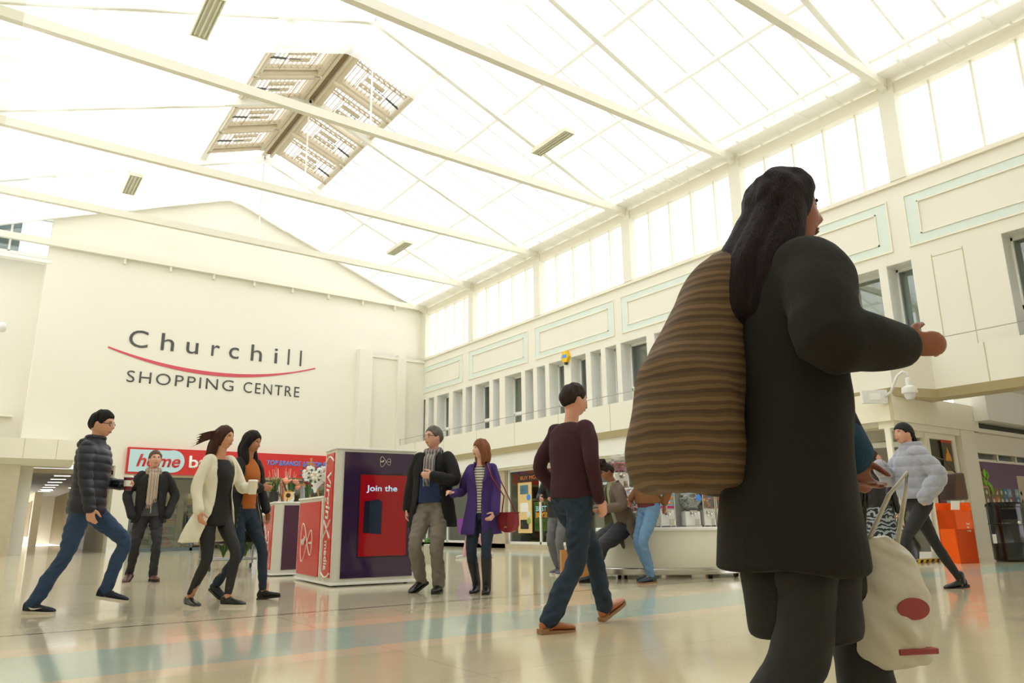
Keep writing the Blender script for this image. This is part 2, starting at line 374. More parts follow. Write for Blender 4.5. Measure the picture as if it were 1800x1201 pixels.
# ---------------- roof glass and bars
def sx(x, dz=0): return (x, zr(x)+dz)
g = MB()
for xa, xb in ((XR, 14.5), (XL-.3, XR)):
    g.add([(xa, .6, zr(xa)+.16), (xb, .6, zr(xb)+.16), (xb, 26.4, zr(xb)+.16), (xa, 26.4, zr(xa)+.16)], [(0, 1, 2, 3)])
ceil_ = g.build('ceiling', roofglass, kind='structure', fix=False)
fr = MB()
for xa, xb in ((XR, 14.5), (XL-.3, XR)): fr.add([(xa, -9, zr(xa)+.1), (xb, -9, zr(xb)+.1), (xb, .6, zr(xb)+.1), (xa, .6, zr(xa)+.1), (xa, -9, zr(xa)+.2), (xb, -9, zr(xb)+.2), (xb, .6, zr(xb)+.2), (xa, .6, zr(xa)+.2)], [(0, 3, 2, 1), (4, 5, 6, 7), (0, 1, 5, 4), (1, 2, 6, 5), (2, 3, 7, 6), (3, 0, 4, 7)])
fr.build('unseen_light_blocker', cream, kind='structure')  # unseen opaque roof over and behind the camera, added to cut frontal light
m = MB()
for k in range(len(FY)-1):
    b, a = FY[k], FY[k+1]
    for i in range(1, 5):
        y = a+(b-a)*i/5
        for xa, xb in ((8.05, 14.3), (4.0, XL-.1)): m.bar((xa, y, zr(xa)+.1), (xb, y, zr(xb)+.1), .05, .09)
m.build('glazing_bars', roofwhite, ceil_, kind='structure')
m = MB()
for x in (9.9, 11.75, 13.55): 
    for xx in (x, 2*XR-x): m.box(xx-.05, xx+.05, -9, 26, zr(xx)-.02, zr(xx)+.1)
for xx in (8.05, 4.35, 6.2): m.box(xx-.09, xx+.09, -9, 26, zr(xx)-.06, zr(xx)+.1)
m.build('purlins', roofwhite, ceil_, kind='structure')
# eaves gutter strip between glass and wall head
m = MB().box(13.75, 14.35, -9, 26, 9.5, 9.54); 
for y in np.arange(-8, 26, .77): m.box(13.6, 14.3, y-.03, y+.03, 9.48, 9.6)
m.build('gutter_ribs', roofwhite, ceil_, kind='structure')
# ---------------- frames: rafters, tie beam, hanger rod, wall posts
where = ['against the end wall behind the lettering', 'second from the end wall', 'third from the end wall', 'fourth from the end wall, below the dark vents',
         'crossing the top middle of the picture', 'crossing the top right corner of the picture', 'nearest overhead', 'behind the camera', 'furthest behind']
for k, y in enumerate(FY[:7]):
    t = thing('roof_truss', 'cream steel roof truss with tie beam, '+where[k], 'roof truss', (XR, y, ZE), group='roof trusses of the hall')
    M = T(-XR, -y, -ZE)
    for xe in (XW, XL):
        MB(M).bar((XR, y, zr(XR)-.12), (xe, y, ZE-.1), .12, .26).build('rafter', roofwhite, t)
    MB(M).box(XL, XW+.05, y-.07, y+.07, ZE-.13, ZE+.07).build('tie_beam', offwhite, t)
    if k not in (0,): MB(M).tube([(XR, y, zr(XR)-.2), (XR, y, ZE+.05)], .022, 8).lathe([(.05, 0), (.05, .06)], 8, (XR, y, ZE+.06)).build('hanger_rod', white, t)
    MB(M).box(XW-.08, XW+.16, y-.16, y+.16, 7.3, ZE+.05).build('post', offwhite, t)
    if k == 0:
        for x in (3.0, 4.4, 5.8, 7.2, 8.6, 10.0, 11.4, 12.8): MB(M).box(x-.03, x+.03, y-.02, YB, ZE-.3, ZE-.12).build('bracket', offwhite, t)
# ---------------- white bird netting hung under the glass
def net(name, x0, x1, y0, y1, nm, sag=.25, nx=14, ny=40, wav=.06, seed=0):
    vs = []; fs = []
    for i in range(nx+1):
        for q in range(ny+1):
            x = x0+(x1-x0)*i/nx; y = y0+(y1-y0)*q/ny
            u = (y-FY[0])/3.89; s_ = .5-.5*math.cos(2*PI*u)
            z = zr(x)-.24-sag*s_*.6-.03+wav*noise.noise(V((x*1.3+seed, y*1.1, 0)))
            e = 0
            vs.append((x+e, y, z))
    for i in range(nx):
        for q in range(ny): a = i*(ny+1)+q; fs.append((a, a+1, a+ny+2, a+ny+1))
    m = MB(); m.add(vs, fs); return m.build(name, nm, smooth=True, fix=False)
netR = netmat('net_thin', .2); netL = netmat('net_thick', .62)
o = net('bird_netting', 8.15, 13.9, -8, 25.9, netR); tag(o, 'thin white bird netting stretched under the right roof slope', 'netting', kind='stuff')
o = net('bird_netting', XL, 3.95, -8, 25.9, netL, seed=7); tag(o, 'dense white netting veiling the left roof slope', 'netting', kind='stuff')
o = net('bird_netting', 3.95, 8.15, 21.9, 25.9, netL, nx=10, ny=10, seed=3); tag(o, 'white netting over the ridge beside the end wall gable', 'netting', kind='stuff')
o = net('bird_netting', 3.95, 8.15, -8, 15.3, netL, nx=10, seed=5); tag(o, 'white netting over the ridge on the near side of the vents', 'netting', kind='stuff')
# ================================================================ SHOPS, SIGNS, PASSAGE
red = mat('sign_red', (205, 42, 38), .35, var=.04); blueL = mat('sign_pale_blue', (190, 222, 230), .4, var=.02)
letter_grey = mat('letter_grey', (74, 76, 74), .5, var=.03); letter_red = mat('letter_red', (206, 78, 92), .5, var=.04)
textblue = mat('sign_text_blue', (70, 150, 245), .4)
# ---- wall lettering
t = thing('wall_lettering', 'large grey CHURCHILL SHOPPING CENTRE lettering with red swoosh on the end wall', 'sign', (6.3, YB, 6.2))
M = T(-6.3, -YB, -6.2)
xs = [(3.40, 3.96, 'C'), (4.36, 4.76, 'h'), (5.15, 5.53, 'u'), (5.96, 6.23, 'r'), (6.55, 6.88, 'c'), (7.30, 7.68, 'h'), (8.13, 8.24, 'i'), (8.62, 8.68, 'l'), (9.07, 9.13, 'l')]
for a, b, s in xs:
    text('letter', s, letter_grey, M @ T(a, YB-.001, 6.44), .62 if s != 'C' else .60, b-a, .02, parent=t)
vs = []; fs = []; m = MB(M); n = 40
for i in range(n+1):
    u = i/n; x = 2.83+(9.67-2.83)*u
    z = 6.34*(1-u)**2+2*u*(1-u)*5.26+6.42*u*u; th = .022+.04*math.sin(PI*min(1, u*1.1+.02))
    vs += [(x, YB-.02, z-th), (x, YB-.02, z+th), (x, YB, z-th), (x, YB, z+th)]
for i in range(n):
    a = 4*i; fs += [(a, a+4, a+5, a+1), (a+1, a+5, a+7, a+3), (a, a+2, a+6, a+4)]
m.add(vs, fs); m.build('swoosh', letter_red, t)
text('small_lettering', 'SHOPPING', letter_grey, M @ T(3.46, YB-.001, 5.28), .40, 3.33, .02, parent=t, spacing=1.2, bold=-.006)
text('small_lettering', 'CENTRE', letter_grey, M @ T(7.13, YB-.001, 5.28), .40, 1.99, .02, parent=t, spacing=1.2, bold=-.006)
# ---- shop sign on the end wall
t = thing('shop_sign', 'long red and pale blue home bargains shop sign on the end wall', 'sign', (7.2, YB, 2.42)); M = T(-7.2, -YB, -2.42)
MB(M).box(3.72, 10.7, YB-.14, YB, 2.38, 3.2).build('sign_box', red, t)
m = MB(M); poly = [(3.78, 2.44), (5.0, 2.44)]+[(5.05+.36*math.sin(a), 2.80-.36*math.cos(a)) for a in np.linspace(0, PI, 14)]+[(4.9, 3.14), (3.78, 3.14)]
m.prism(poly, YB-.155, YB-.14); m.build('pale_panel', blueL, t)
text('lettering', 'home', red, M @ T(4.0, YB-.156, 2.62), .40, 1.28, .012, bold=.018, shear=.25, parent=t)
text('lettering', 'bargains', white, M @ T(5.55, YB-.141, 2.62), .40, 2.1, .012, bold=.018, parent=t)
text('lettering', 'TOP BRANDS', textblue, M @ T(8.08, YB-.141, 2.80), .17, 1.2, .012, bold=.02, shear=.25, parent=t)
text('lettering', 'BOTTOM PRICES', textblue, M @ T(9.36, YB-.141, 2.80), .17, 1.25, .012, bold=.02, shear=.25, parent=t)
MB(M).box(3.98, 10.4, YB-.05, YB+.1, 2.3, 2.4).build('soffit_strip', beige, t)
MB().box(3.45, 3.98, YB-.02, YB, 0, .14).build('baseboard_back', white, kind='structure')
MB().box(10.4, 13.6, YB-.02, YB, 0, .14).build('baseboard_right', white, kind='structure')
# ---- bargain shop interior
shopcream = mat('shop_wall', (190, 182, 160), .8); shopfloor = mat('shop_floor', (170, 150, 122), .35)
m = MB(); m.box(3.4, 11, 31, 31.2, 0, 3); m.box(3.4, 3.5, YB+.4, 31, 0, 3); m.box(11, 11.1, YB+.4, 31, 0, 3); m.build('wall_shop', shopcream, kind='structure')
MB().box(3.4, 11, YB+.4, 31, 2.6, 2.7).build('ceiling_shop', shopcream, kind='structure')
greyframe = mat('grey_door_frame', (92, 104, 110), .4)
m = MB()
for x in (4.02, 4.75, 5.9, 6.6, 7.8, 9.1, 10.36): m.box(x-.04, x+.04, YB+.1, YB+.2, 0, 2.38)
m.box(3.98, 10.4, YB+.1, YB+.2, 2.25, 2.38); m.box(3.98, 6.6, YB+.1, YB+.2, 0, .1); m.box(7.8, 10.4, YB+.1, YB+.2, 0, .22)
dr = m.build('door_1', greyframe, kind='structure')
m = MB(); m.box(4.06, 5.86, YB+.14, YB+.15, .1, 2.25); m.box(7.84, 10.3, YB+.14, YB+.15, .22, 2.25); m.build('pane', winglass, dr, kind='structure')
emit_warm = mat('lamp_glow', (255, 240, 205), .5, emit=9); emit_cool = mat('lamp_glow_white', (255, 250, 240), .5, emit=6)
def ceiling_light(x, y, z, label, grp, w_=.35, l_=.35, em=emit_warm):
    t = thing('ceiling_light', label, 'ceiling light', (x, y, z), group=grp)
    MB().box(-w_/2-.03, w_/2+.03, -l_/2-.03, l_/2+.03, -.02, .01).build('frame', white, t)
    MB().box(-w_/2, w_/2, -l_/2, l_/2, -.026, -.02).build('diffuser', em, t); return t
for i, x in enumerate((4.8, 6.8, 8.8)):
    ceiling_light(x, 28.3, 2.59, 'square ceiling light inside the bargain shop behind its glass front', 'lights inside the bargain shop', 1.0, .5)
goods = [mat('goods_'+n, c, .5, var=.2, nscale=6) for n, c in (('red', (178, 46, 44)), ('blue', (52, 88, 150)), ('yellow', (214, 178, 70)), ('white', (222, 220, 212)), ('green', (70, 120, 78)), ('brown', (130, 92, 62)))]
woodshelf = mat('shelf_wood', (196, 172, 132), .6)
rnd = random.Random(4)
def shelf_unit(x, y, wd, label, grp, rz=0):
    t = thing('shelving_unit', label, 'shelves', (x, y, 0), rz, grp)
    m = MB(); m.box(-wd/2, -wd/2+.03, -.2, .2, 0, 1.9); m.box(wd/2-.03, wd/2, -.2, .2, 0, 1.9); m.box(-wd/2, wd/2, .18, .2, 0, 1.9); m.build('frame', shopcream, t)
    for z in (.15, .5, .85, 1.2, 1.55): MB().box(-wd/2, wd/2, -.22, .2, z-.03, z).build('shelf', woodshelf, t)
    for gi, g_ in enumerate(goods):
        m = MB()
        for z in (.15, .5, .85, 1.2, 1.55):
            xx = -wd/2+.05
            rr = random.Random(int(z*100)+int(x*10))
            while xx < wd/2-.15:
                wv = rr.uniform(.07, .16); hv = rr.uniform(.14, .27); c = rr.randrange(6)
                if c == gi: m.box(xx, xx+wv-.01, -.17, .08, z, z+hv)
                xx += wv
        m.build('stacked_goods', g_, t, kind='stuff')
    return t
shelf_unit(5.3, 28.4, 1.1, 'shelving unit packed with small goods behind the glass of the bargain shop', 'shelves in the bargain shop')
shelf_unit(6.75, 28.4, 1.3, 'shelving unit packed with small goods seen in the open shop doorway', 'shelves in the bargain shop')
shelf_unit(8.2, 28.4, 1.2, 'shelving unit packed with goods right of the shop doorway', 'shelves in the bargain shop')
# nested trolleys left of the door
wire = mat('trolley_wire', (150, 152, 150), .3, metal=.8)
def trolley(x, y, label, rz=0, load=False):
    t = thing('trolley', label, 'trolley', (x, y, 0), rz)
    m = MB()
    for z in (.3, .45, .6, .75, .9): 
        for a, b in (((-.25, -.4, z), (.25, -.4, z)), ((.25, -.4, z), (.25, .4, z)), ((.25, .4, z), (-.25, .4, z)), ((-.25, .4, z), (-.25, -.4, z))): m.tube([a, b], .008, 5)
    for i in range(7):
        for sx_ in (-.25, .25): m.tube([(sx_, -.4+i*.133, .3), (sx_, -.4+i*.133, .9)], .006, 5)
        m.tube([(-.25+i*.083, -.4, .3), (-.25+i*.083, -.4, .9)], .006, 5)
    m.build('basket', wire, t)
    m = MB(); 
    for sx_ in (-.25, .25): m.tube([(sx_, -.42, .1), (sx_, .42, .14), (sx_, .45, .95)], .014, 6)
    m.build('frame', wire, t); MB().tube([(-.26, .47, .97), (.26, .47, .97)], .02, 8).build('handle', red, t)
    for a in (-.22, .22):
        for b in (-.4, .4): MB().tube([(a-.012, b, .05), (a+.012, b, .05)], .05, 12).build('wheel', black, t)
    return t
trolley(4.4, 27.0, 'wire shopping trolley parked behind the glass left of the bargain shop door')
trolley(5.35, 27.0, 'wire shopping trolley parked behind the glass right beside the bargain shop door')
# ---- passage on the left
pas = mat('passage_wall', (150, 132, 96), .5, var=.1); pasdark = mat('passage_panel', (84, 72, 56), .35); pasc = mat('passage_ceiling', (176, 166, 146), .6); paslite = mat('passage_pale', (226, 216, 190), .6)
m = MB(); m.box(-3, 4.0, YB+.4, 46, 2.36, 2.5); m.build('ceiling_passage', pasc, kind='structure')
m = MB(); m.box(3.45, 3.7, YB+.4, 46, 0, 2.36); m.build('wall_passage_right', pas, kind='structure')
m = MB(); m.box(-3, 1.05, YB+.9, 34, 0, .8); m.box(1.0, 1.08, YB+.9, 34, 2.0, 2.36); m.build('wall_passage_left', pasdark, kind='structure')
MB().box(1.02, 1.04, YB+.9, 34, .8, 2.0).build('window_%d' % wn, winglass, kind='structure'); wn += 1
MB().box(-.6, -.5, YB+.9, 34, 0, 2.36).build('wall_passage_shop', pasdark, kind='structure')
m = MB(); m.box(-3, 4, 46, 46.2, 0, 2.5); m.box(2.2, 2.5, 40, 46, 0, 2.36); m.build('wall_passage_end', paslite, kind='structure')
m = MB(); 
for z in (1.7, 1.2): m.box(2.18, 2.2, 41, 44, .4, 2.0) if z > 1.5 else None
m.build('door_2', pas, kind='structure')
for i in range(7): ceiling_light(2.15+i*.05, 27.2+i*1.9, 2.355, 'small round-cornered downlight in the long left row of the passage ceiling', 'long left row of passage downlights', .42, .18, emit_cool)
for i, (x, y) in enumerate(((3.2, 33.5), (3.25, 35), (2.5, 37.5))): ceiling_light(x, y, 2.355, 'small downlight deep inside the passage, right of the long row', 'deep passage downlights', .4, .2, emit_cool)
po = thing('wall_poster', 'small red and black framed notice at the far end of the passage', 'poster', (1.75, 45.98, 1.0))
MB().box(-.3, .3, -.04, 0, 0, .9).build('frame', black, po); MB().box(-.28, -.1, -.05, -.04, .04, .86).build('red_panel', red, po)
MB().box(.4, .95, 25.2, 25.6, 0, 2.5).build('pillar_stone', stone, kind='structure')
MB().box(-4, .35, 25.6, 25.8, 0, 2.5).build('wall_stone_left', mat('grey_stone', (150, 142, 126), .3, var=.12, nscale=6), kind='structure')
m = MB(); m.prism([(24.9, 3.22), (24.9, 2.66), (25.25, 2.48), (26.0, 2.48), (26.0, 3.22)], -9, 2.2, 'x'); lb = m.build('trim_8', cream2, kind='structure')
j = MB()
for x in (.95, 1.75): j.box(x-.006, x+.006, 24.893, 24.9, 2.66, 3.22)
j.build('trim_9', beige, kind='structure')
# ---- right-hand shops under the ledge
m = MB()
m.box(13.25, 13.4, 6.75, 26, 2.42, 2.9); m.build('trim_10', white, kind='structure')
m = MB(); m.box(13.35, 13.75, 6.75, 26, 2.36, 2.44); m.box(13.5, 13.56, 19.9, 25.9, 0, .14); m.build('trim_11', cream2, kind='structure')
# stone piers
for n_, (a, b) in enumerate(((19.25, 19.95), (12.2, 12.8), (8.9, 9.25))):
    MB().box(13.5, 14.1, a, b, 0, 2.4).build('pillar_stone', stone, kind='structure')
MB().box(13.5, 13.75, 9.0, 26, 0, .13).build('baseboard_shops', stone, kind='structure')
shopd = mat('shop_interior', (120, 110, 92), .8, var=.25, nscale=1.2)
m = MB(); m.box(17.2, 17.3, 7.1, 26, 0, 2.6); m.box(13.7, 17.2, 7.1, 26, 2.5, 2.6); m.box(13.8, 17.2, 12.4, 12.5, 0, 2.5); m.box(13.8, 17.2, 19.5, 19.6, 0, 2.5); m.box(13.6, 17.2, 26, 26.1, 0, 2.6); m.build('wall_shop_interior', shopd, kind='structure')
def shopfront(y0, y1, n, x=13.62):
    global wn
    m = MB(); st = (y1-y0)/n
    for i in range(n+1): m.box(x, x+.07, y0+i*st-.035, y0+i*st+.035, .13, 2.4)
    m.box(x, x+.07, y0, y1, .13, .2); m.box(x, x+.07, y0, y1, 2.3, 2.38)
    o = m.build('window_%d' % wn, frame_w, kind='structure'); wn += 1
    MB().box(x+.03, x+.04, y0, y1, .2, 2.3).build('pane', winglass, o, kind='structure')
shopfront(12.85, 19.2, 4); shopfront(9.25, 12.15, 2); shopfront(20.0, 25.9, 4)
poster_y = mat('poster_yellow', (228, 200, 140), .5); poster_g = mat('poster_green', (140, 170, 84), .5); poster_b = mat('poster_photo', (80, 120, 140), .4, var=.5, nscale=4)
def panelX(name, label, cat, x, y0, y1, z0, z1, m_, t_=.015, grp=None):
    """flat printed panel on a face looking towards -X; returns the thing and its local frame"""
    t = thing(name, label, cat, (x, (y0+y1)/2, z0), group=grp); MB().box(-t_, 0, -(y1-y0)/2, (y1-y0)/2, 0, z1-z0).build('panel', m_, t)
    return t
RX = Matrix.Rotation(-PI/2, 4, 'Z')      # text facing -X, reading towards -Y
t = panelX('window_poster', 'tall yellow poster with phone pictures inside the shop window', 'poster', 13.66, 18.05, 18.75, .45, 1.95, poster_y)
for z, m_ in ((1.15, poster_b), (.62, white), (.12, dark)): MB().box(-.025, -.015, -.18, .22, z, z+.27).build('picture', m_, t)
for z, c in ((1.05, textblue), (.55, mint), (.35, poster_g)): MB(Matrix.Translation((-.02, -.2, z)) @ Matrix.Rotation(PI/2, 4, 'Y')).lathe([(.09, -.01), (.09, .01)], 16).build('round_badge', c, t)
t = panelX('window_poster', 'green BEST BUYS poster low in the shop window', 'poster', 13.68, 16.2, 17.95, .5, 1.35, poster_g)
m = MB(Matrix.Translation((-.018, .5, .58)) @ Matrix.Rotation(PI/2, 4, 'Y')); pts = []
for k in range(24): r_ = .34 if k % 2 else .25; pts.append((r_*.75*math.cos(k*PI/12), r_*math.sin(k*PI/12)))
m.prism(pts, -.006, .006, 'z'); m.build('red_burst', mat('burst_maroon', (120, 30, 30), .5), t)
text('lettering', 'BEST', mat('light_cyan', (150, 225, 235), .5), T(-.03, .76, .58) @ RX, .15, .5, .008, bold=.02, parent=t)
text('lettering', 'BUYS!', mat('amber', (235, 170, 40), .5), T(-.03, .78, .40) @ RX, .15, .54, .008, bold=.02, parent=t)
MB().box(-.02, -.015, -.8, -.2, .25, .62).build('picture', poster_b, t)
t = panelX('window_sign', 'strip of orange lettering at the top of the phone shop window', 'sign', 13.66, 16.3, 18.7, 1.98, 2.2, dark)
text('lettering', 'BUY MORE GET MORE', mat('orange_letters', (224, 128, 40), .5), T(-.016, 1.1, .05) @ RX, .12, 2.1, .006, parent=t)
for y, z in ((17.5, .2), (16.6, .4)):
    pass
t = thing('display_counter', 'wooden display counter inside the phone shop', 'counter', (15.2, 17.0, 0)); MB().rbox(-.4, .4, -1.2, 1.2, 0, .95).build('body', woodshelf, t); MB().rbox(-.45, .45, -1.25, 1.25, .95, 1.0).build('top', dark, t)
for y in (16.5, 14.6, 10): ceiling_light(15, y, 2.49, 'bright rectangular light inside the right-hand shops', 'lights inside the right-hand shops', .35, .7, emit_cool)
t = panelX('window_poster', 'small yellow notice in the shop window behind the sweet cart', 'poster', 13.67, 13.3, 14.3, 1.25, 1.6, poster_y)
text('lettering', 'OPEN 9-5', dark, T(-.016, .4, .12) @ RX, .12, .8, .006, parent=t) if False else None
# far unit left of the stone pier: red poster, dark glass
t = panelX('window_poster', 'dark red poster at the foot of the furthest shop window', 'poster', 13.66, 20.2, 20.9, .2, 1.0, mat('maroon_poster', (130, 24, 50), .5))
# ---- corner shop facing the camera (doorway and window)
YF = 6.62
m = MB(); m.box(13.0, 16.35, YF-.04, YF+.1, 2.42, 2.93); m.box(13.0, 13.14, YF+.1, 7.4, 2.42, 2.93); m.build('trim_12', mat('fascia_cream', (232, 226, 205), .5), kind='structure')
MB().box(12.985, 13.0, YF-.05, YF+.0, 2.42, 2.93).build('trim_13', beige, kind='structure')
m = MB(); m.box(13.1, 16.2, YF+.02, YF+.3, 2.3, 2.42); m.box(14.35, 14.5, YF+.1, YF+.2, 0, 2.3); m.box(15.42, 15.55, YF+.1, YF+.2, 0, 2.3); m.box(14.5, 15.42, YF+.1, YF+.2, 0, .12)
m.box(14.5, 15.42, YF+.1, YF+.2, 2.2, 2.3); m.box(13.1, 13.16, YF+.1, YF+.2, 0, 2.3); cf = m.build('window_%d' % wn, cream2, kind='structure'); wn += 1
MB().box(14.5, 15.42, YF+.14, YF+.15, .12, 2.2).build('pane', winglass, cf, kind='structure')
MB().box(15.6, 16.2, YF, YF+.4, 0, 2.45).build('pillar_corner', cream2, kind='structure')
# open door leaf with white frame
d = MB(T(14.32, YF+.18, 0, math.radians(118))); d.box(0, .9, -.03, .03, 0, .14); d.box(0, .9, -.03, .03, 2.05, 2.15); d.box(0, .08, -.03, .03, 0, 2.15); d.box(.82, .9, -.03, .03, 0, 2.15)
do = d.build('door_3', frame_w, kind='structure')
MB(T(14.32, YF+.18, 0, math.radians(118))).box(.08, .82, -.01, .01, .14, 2.05).build('pane', winglass, do, kind='structure')
inter = mat('corner_shop_interior', (92, 74, 50), .8, var=.3, nscale=2)
m = MB(); m.box(13.0, 19, 12.1, 12.2, 0, 2.6); m.build('wall_corner_shop', inter, kind='structure')
# orange BEST BUYS banner inside
t = thing('hanging_banner', 'orange BEST BUYS banner hanging inside the corner shop doorway', 'banner', (14.95, 8.2, 1.72))
MB().box(-1.2, .95, 0, .02, 0, .72).build('cloth', mat('banner_orange', (196, 134, 62), .6), t)
m = MB(Matrix.Translation((-.45, -.01, .4)) @ Matrix.Rotation(PI/2, 4, 'X')); m.prism([(.58*math.cos(k*PI/12)*(1 if k % 2 else .8), .34*math.sin(k*PI/12)*(1 if k % 2 else .8)) for k in range(24)], -.008, .008, 'z'); m.build('burst', mat('burst_brown', (96, 44, 30), .5), t)
text('lettering', 'BEST', mat('pale_letters', (206, 196, 160), .5), T(-.86, -.02, .42), .2, .78, .01, bold=.02, parent=t)
text('lettering', 'BUYS!', mat('amber2', (222, 150, 50), .5), T(-.86, -.02, .16), .2, .8, .01, bold=.02, parent=t)
sp = thing('spotlight', 'bright square spotlight above the corner shop doorway', 'spotlight', (12.55, 7.25, 2.02)); MB().rbox(-.07, .07, 0, .06, -.06, .06).build('body', dark, sp); MB().box(-.055, .055, -.012, 0, -.045, .045).build('lens', mat('spot_glow', (255, 250, 235), .5, emit=30), sp)
MB().tube([(.0, .03, .05), (.45, .1, .40)], .015, 6).build('bracket', black, sp)
t = shelf_unit(14.3, 11.6, 1.8, 'packed wall shelving deep inside the corner shop', 'shelves in the corner shop'); shelf_unit(15.9, 10.2, 1.0, 'shelving of boxed goods behind the corner shop window', 'shelves in the corner shop', -.4)
ceiling_light(14.4, 9.4, 2.49, 'long light inside the corner shop', 'lights in the corner shop', .3, 1.0, emit_warm)
hz_y = mat('hazard_yellow', (226, 196, 40), .5)
t = thing('hazard_strip', 'yellow and black hazard strip across the doorway step', 'strip', (13.7, YF-.02, 0))
MB().rbox(-.75, .6, -.09, .09, 0, .05, .008).build('step', beige, t)
m = MB(); 
for i in range(7): x = -.7+i*.19; m.prism([(x, -.07), (x+.09, -.07), (x+.17, .07), (x+.08, .07)], .051, .053, 'z'); m.prism([(x, .004), (x+.09, .004), (x+.13, .046), (x+.04, .046)], -.093, -.0901)
m.build('yellow_stripes', hz_y, t); MB().box(-.75, .6, -.0905, -.09, .002, .048).build('black_tape', black, t); MB().box(-.75, .6, -.08, .08, .0501, .0508).build('black_tape', black, t)
# posters on the corner shop window
t = thing('window_poster', 'dark festive market poster with red edges high on the corner shop window', 'poster', (15.18, YF+.12, 1.35))
MB().box(-.2, .2, -.008, 0, 0, .82).build('sheet', mat('poster_dark', (84, 74, 52), .5, var=.5, nscale=30), t); MB().box(-.21, .21, -.01, -.002, .8, .85).build('top_band', red, t); MB().box(-.21, .21, -.01, -.002, -.03, .02).build('bottom_band', red, t)
MB().box(-.19, .19, -.012, -.008, .04, .26).build('pale_panel', mat('poster_pale', (190, 180, 140), .5, var=.3, nscale=25), t)
m = MB(); m.prism([(-.12, .45), (.12, .45), (.09, .56), (.05, .60), (0, .72), (-.05, .60), (-.09, .56)], -.014, -.008); m.build('tree_shape', mat('poster_gold', (212, 150, 50), .5, var=.3, nscale=30), t)
t = thing('window_sticker', 'green letters me on the corner shop window', 'sticker', (14.75, YF+.115, 1.45)); text('lettering', 'me', mat('lime', (130, 200, 50), .5), T(-.1, 0, 0), .3, .36, .006, parent=t, bold=.01)
t = thing('window_poster', 'small maroon and blue notices low on the corner shop window', 'poster', (14.75, YF+.12, .92)); MB().box(-.15, .1, -.008, 0, 0, .28).build('sheet', mat('maroon_notice', (120, 50, 60), .5, var=.3, nscale=30), t); MB().box(.12, .26, -.008, 0, -.05, .25).build('sheet', mat('pale_notice', (170, 200, 200), .5, var=.2, nscale=20), t)
# ---- purple shop window on the right edge
purple = mat('vinyl_purple', (112, 84, 116), .35, var=.08, nscale=1.5)
m = MB(); m.box(16.2, 24, YF+.1, YF+.25, 2.12, 2.42); m.box(16.2, 24, YF-.02, YF+.1, 2.42, 2.5); m.box(16.2, 24, YF, YF+.12, 2.0, 2.12)
m.box(16.2, 24, YF+.08, YF+.14, 1.84, 1.89)
for x in (17.25, 18.15, 19.2): m.box(x-.03, x+.03, YF+.06, YF+.14, 1.86, 2.0)
m.box(16.2, 24, YF+.08, YF+.2, 0, .15); m.build('window_%d' % wn, cream2, kind='structure'); wn += 1
MB().box(16.2, 24, YF+.3, YF+.35, 1.8, 2.1).build('trim_14', mat('blind_grey', (150, 156, 148), .6, var=.2, nscale=4), kind='structure')
MB().box(16.2, 24, YF+.05, YF+.12, 2.5, 2.62).build('trim_15', mat('dark_gap', (60, 58, 50), .7), kind='structure')
MB().box(16.2, 24, YF-.3, YF+.3, 2.62, 3.4).build('trim_16', white, kind='structure')
t = thing('vinyl_window', 'purple vinyl-covered shop window with rows of coloured icon tiles', 'shop window', (18.5, YF+.12, .15))
MB().box(-2.3, 5, 0, .04, 0, 1.72).build('purple_vinyl', purple, t)
tc_ = [mat('tile_'+n, c, .45, var=.08) for n, c in (('mustard', (176, 150, 60)), ('blue', (70, 120, 170)), ('olive', (110, 120, 60)), ('orange', (200, 120, 72)), ('magenta', (120, 60, 90)), ('cyan', (130, 170, 180)), ('brown', (140, 110, 80)))]
rr = random.Random(2); cells = {i: MB() for i in range(7)}; icons = MB()
for bx_, nc, nr, x0_, z0_ in ((0, 5, 6, -1.72, .15), (1, 12, 6, -.55, .15), (2, 2, 6, -2.2, .15)):
    for i in range(nc):
        for q in range(nr):
            x = x0_+i*.2; z = z0_+q*.17; c = rr.randrange(7); cells[c].box(x, x+.195, -.006, 0, z, z+.165)
            k = rr.randrange(3); cx, cz = x+.1, z+.085
            if k == 0: icons.box(cx-.04, cx+.04, -.01, -.006, cz-.03, cz+.03)
            elif k == 1: icons.prism([(cx+.045*math.cos(a), cz+.045*math.sin(a)) for a in np.linspace(0, 2*PI, 9)[:-1]], -.01, -.006)
            else: icons.prism([(cx-.05, cz-.04), (cx+.02, cz-.05), (cx+.05, cz+.04), (cx-.01, cz+.01)], -.01, -.006)
for i, m in cells.items(): m.build('tile_colour', tc_[i], t)
icons.build('tile_icon', mat('icon_white', (210, 205, 195), .5), t, kind='stuff')
m = MB(); lime = mat('lime_figure', (140, 200, 60), .5)
m.tube([(-2.0, -.02, 1.36), (-1.95, -.02, 1.24), (-1.8, -.02, 1.26), (-1.72, -.02, 1.2), (-1.68, -.02, 1.05)], .035, 6).ball((-1.9, -.02, 1.46), .075, 2, (1, .2, 1.2)).tube([(-1.82, -.02, 1.5), (-1.76, -.02, 1.42), (-1.84, -.02, 1.34)], .025, 6); m.build('figure_logo', lime, t, smooth=True)
MB().box(-2.25, -1.75, -.003, 0, 1.0, 1.5).build('pale_panel', mat('peach_panel', (196, 150, 126), .5), t); MB().box(-.35, .3, -.01, 0, .75, 1.45).build('pale_poster', mat('pale_poster', (206, 190, 170), .5, var=.1), t)
# soffit light band above the corridor
MB().box(14.7, 24, -9, YF-.3, 3.3, 3.4).build('ceiling_corridor', white, kind='structure')
MB().box(24, 24.2, -9, 8, 0, 3.4).build('wall_corridor_end', cream, kind='structure')
MB().box(16.2, 24, YF+.6, YF+.7, 0, 3).build('wall_corridor_shop', inter, kind='structure')
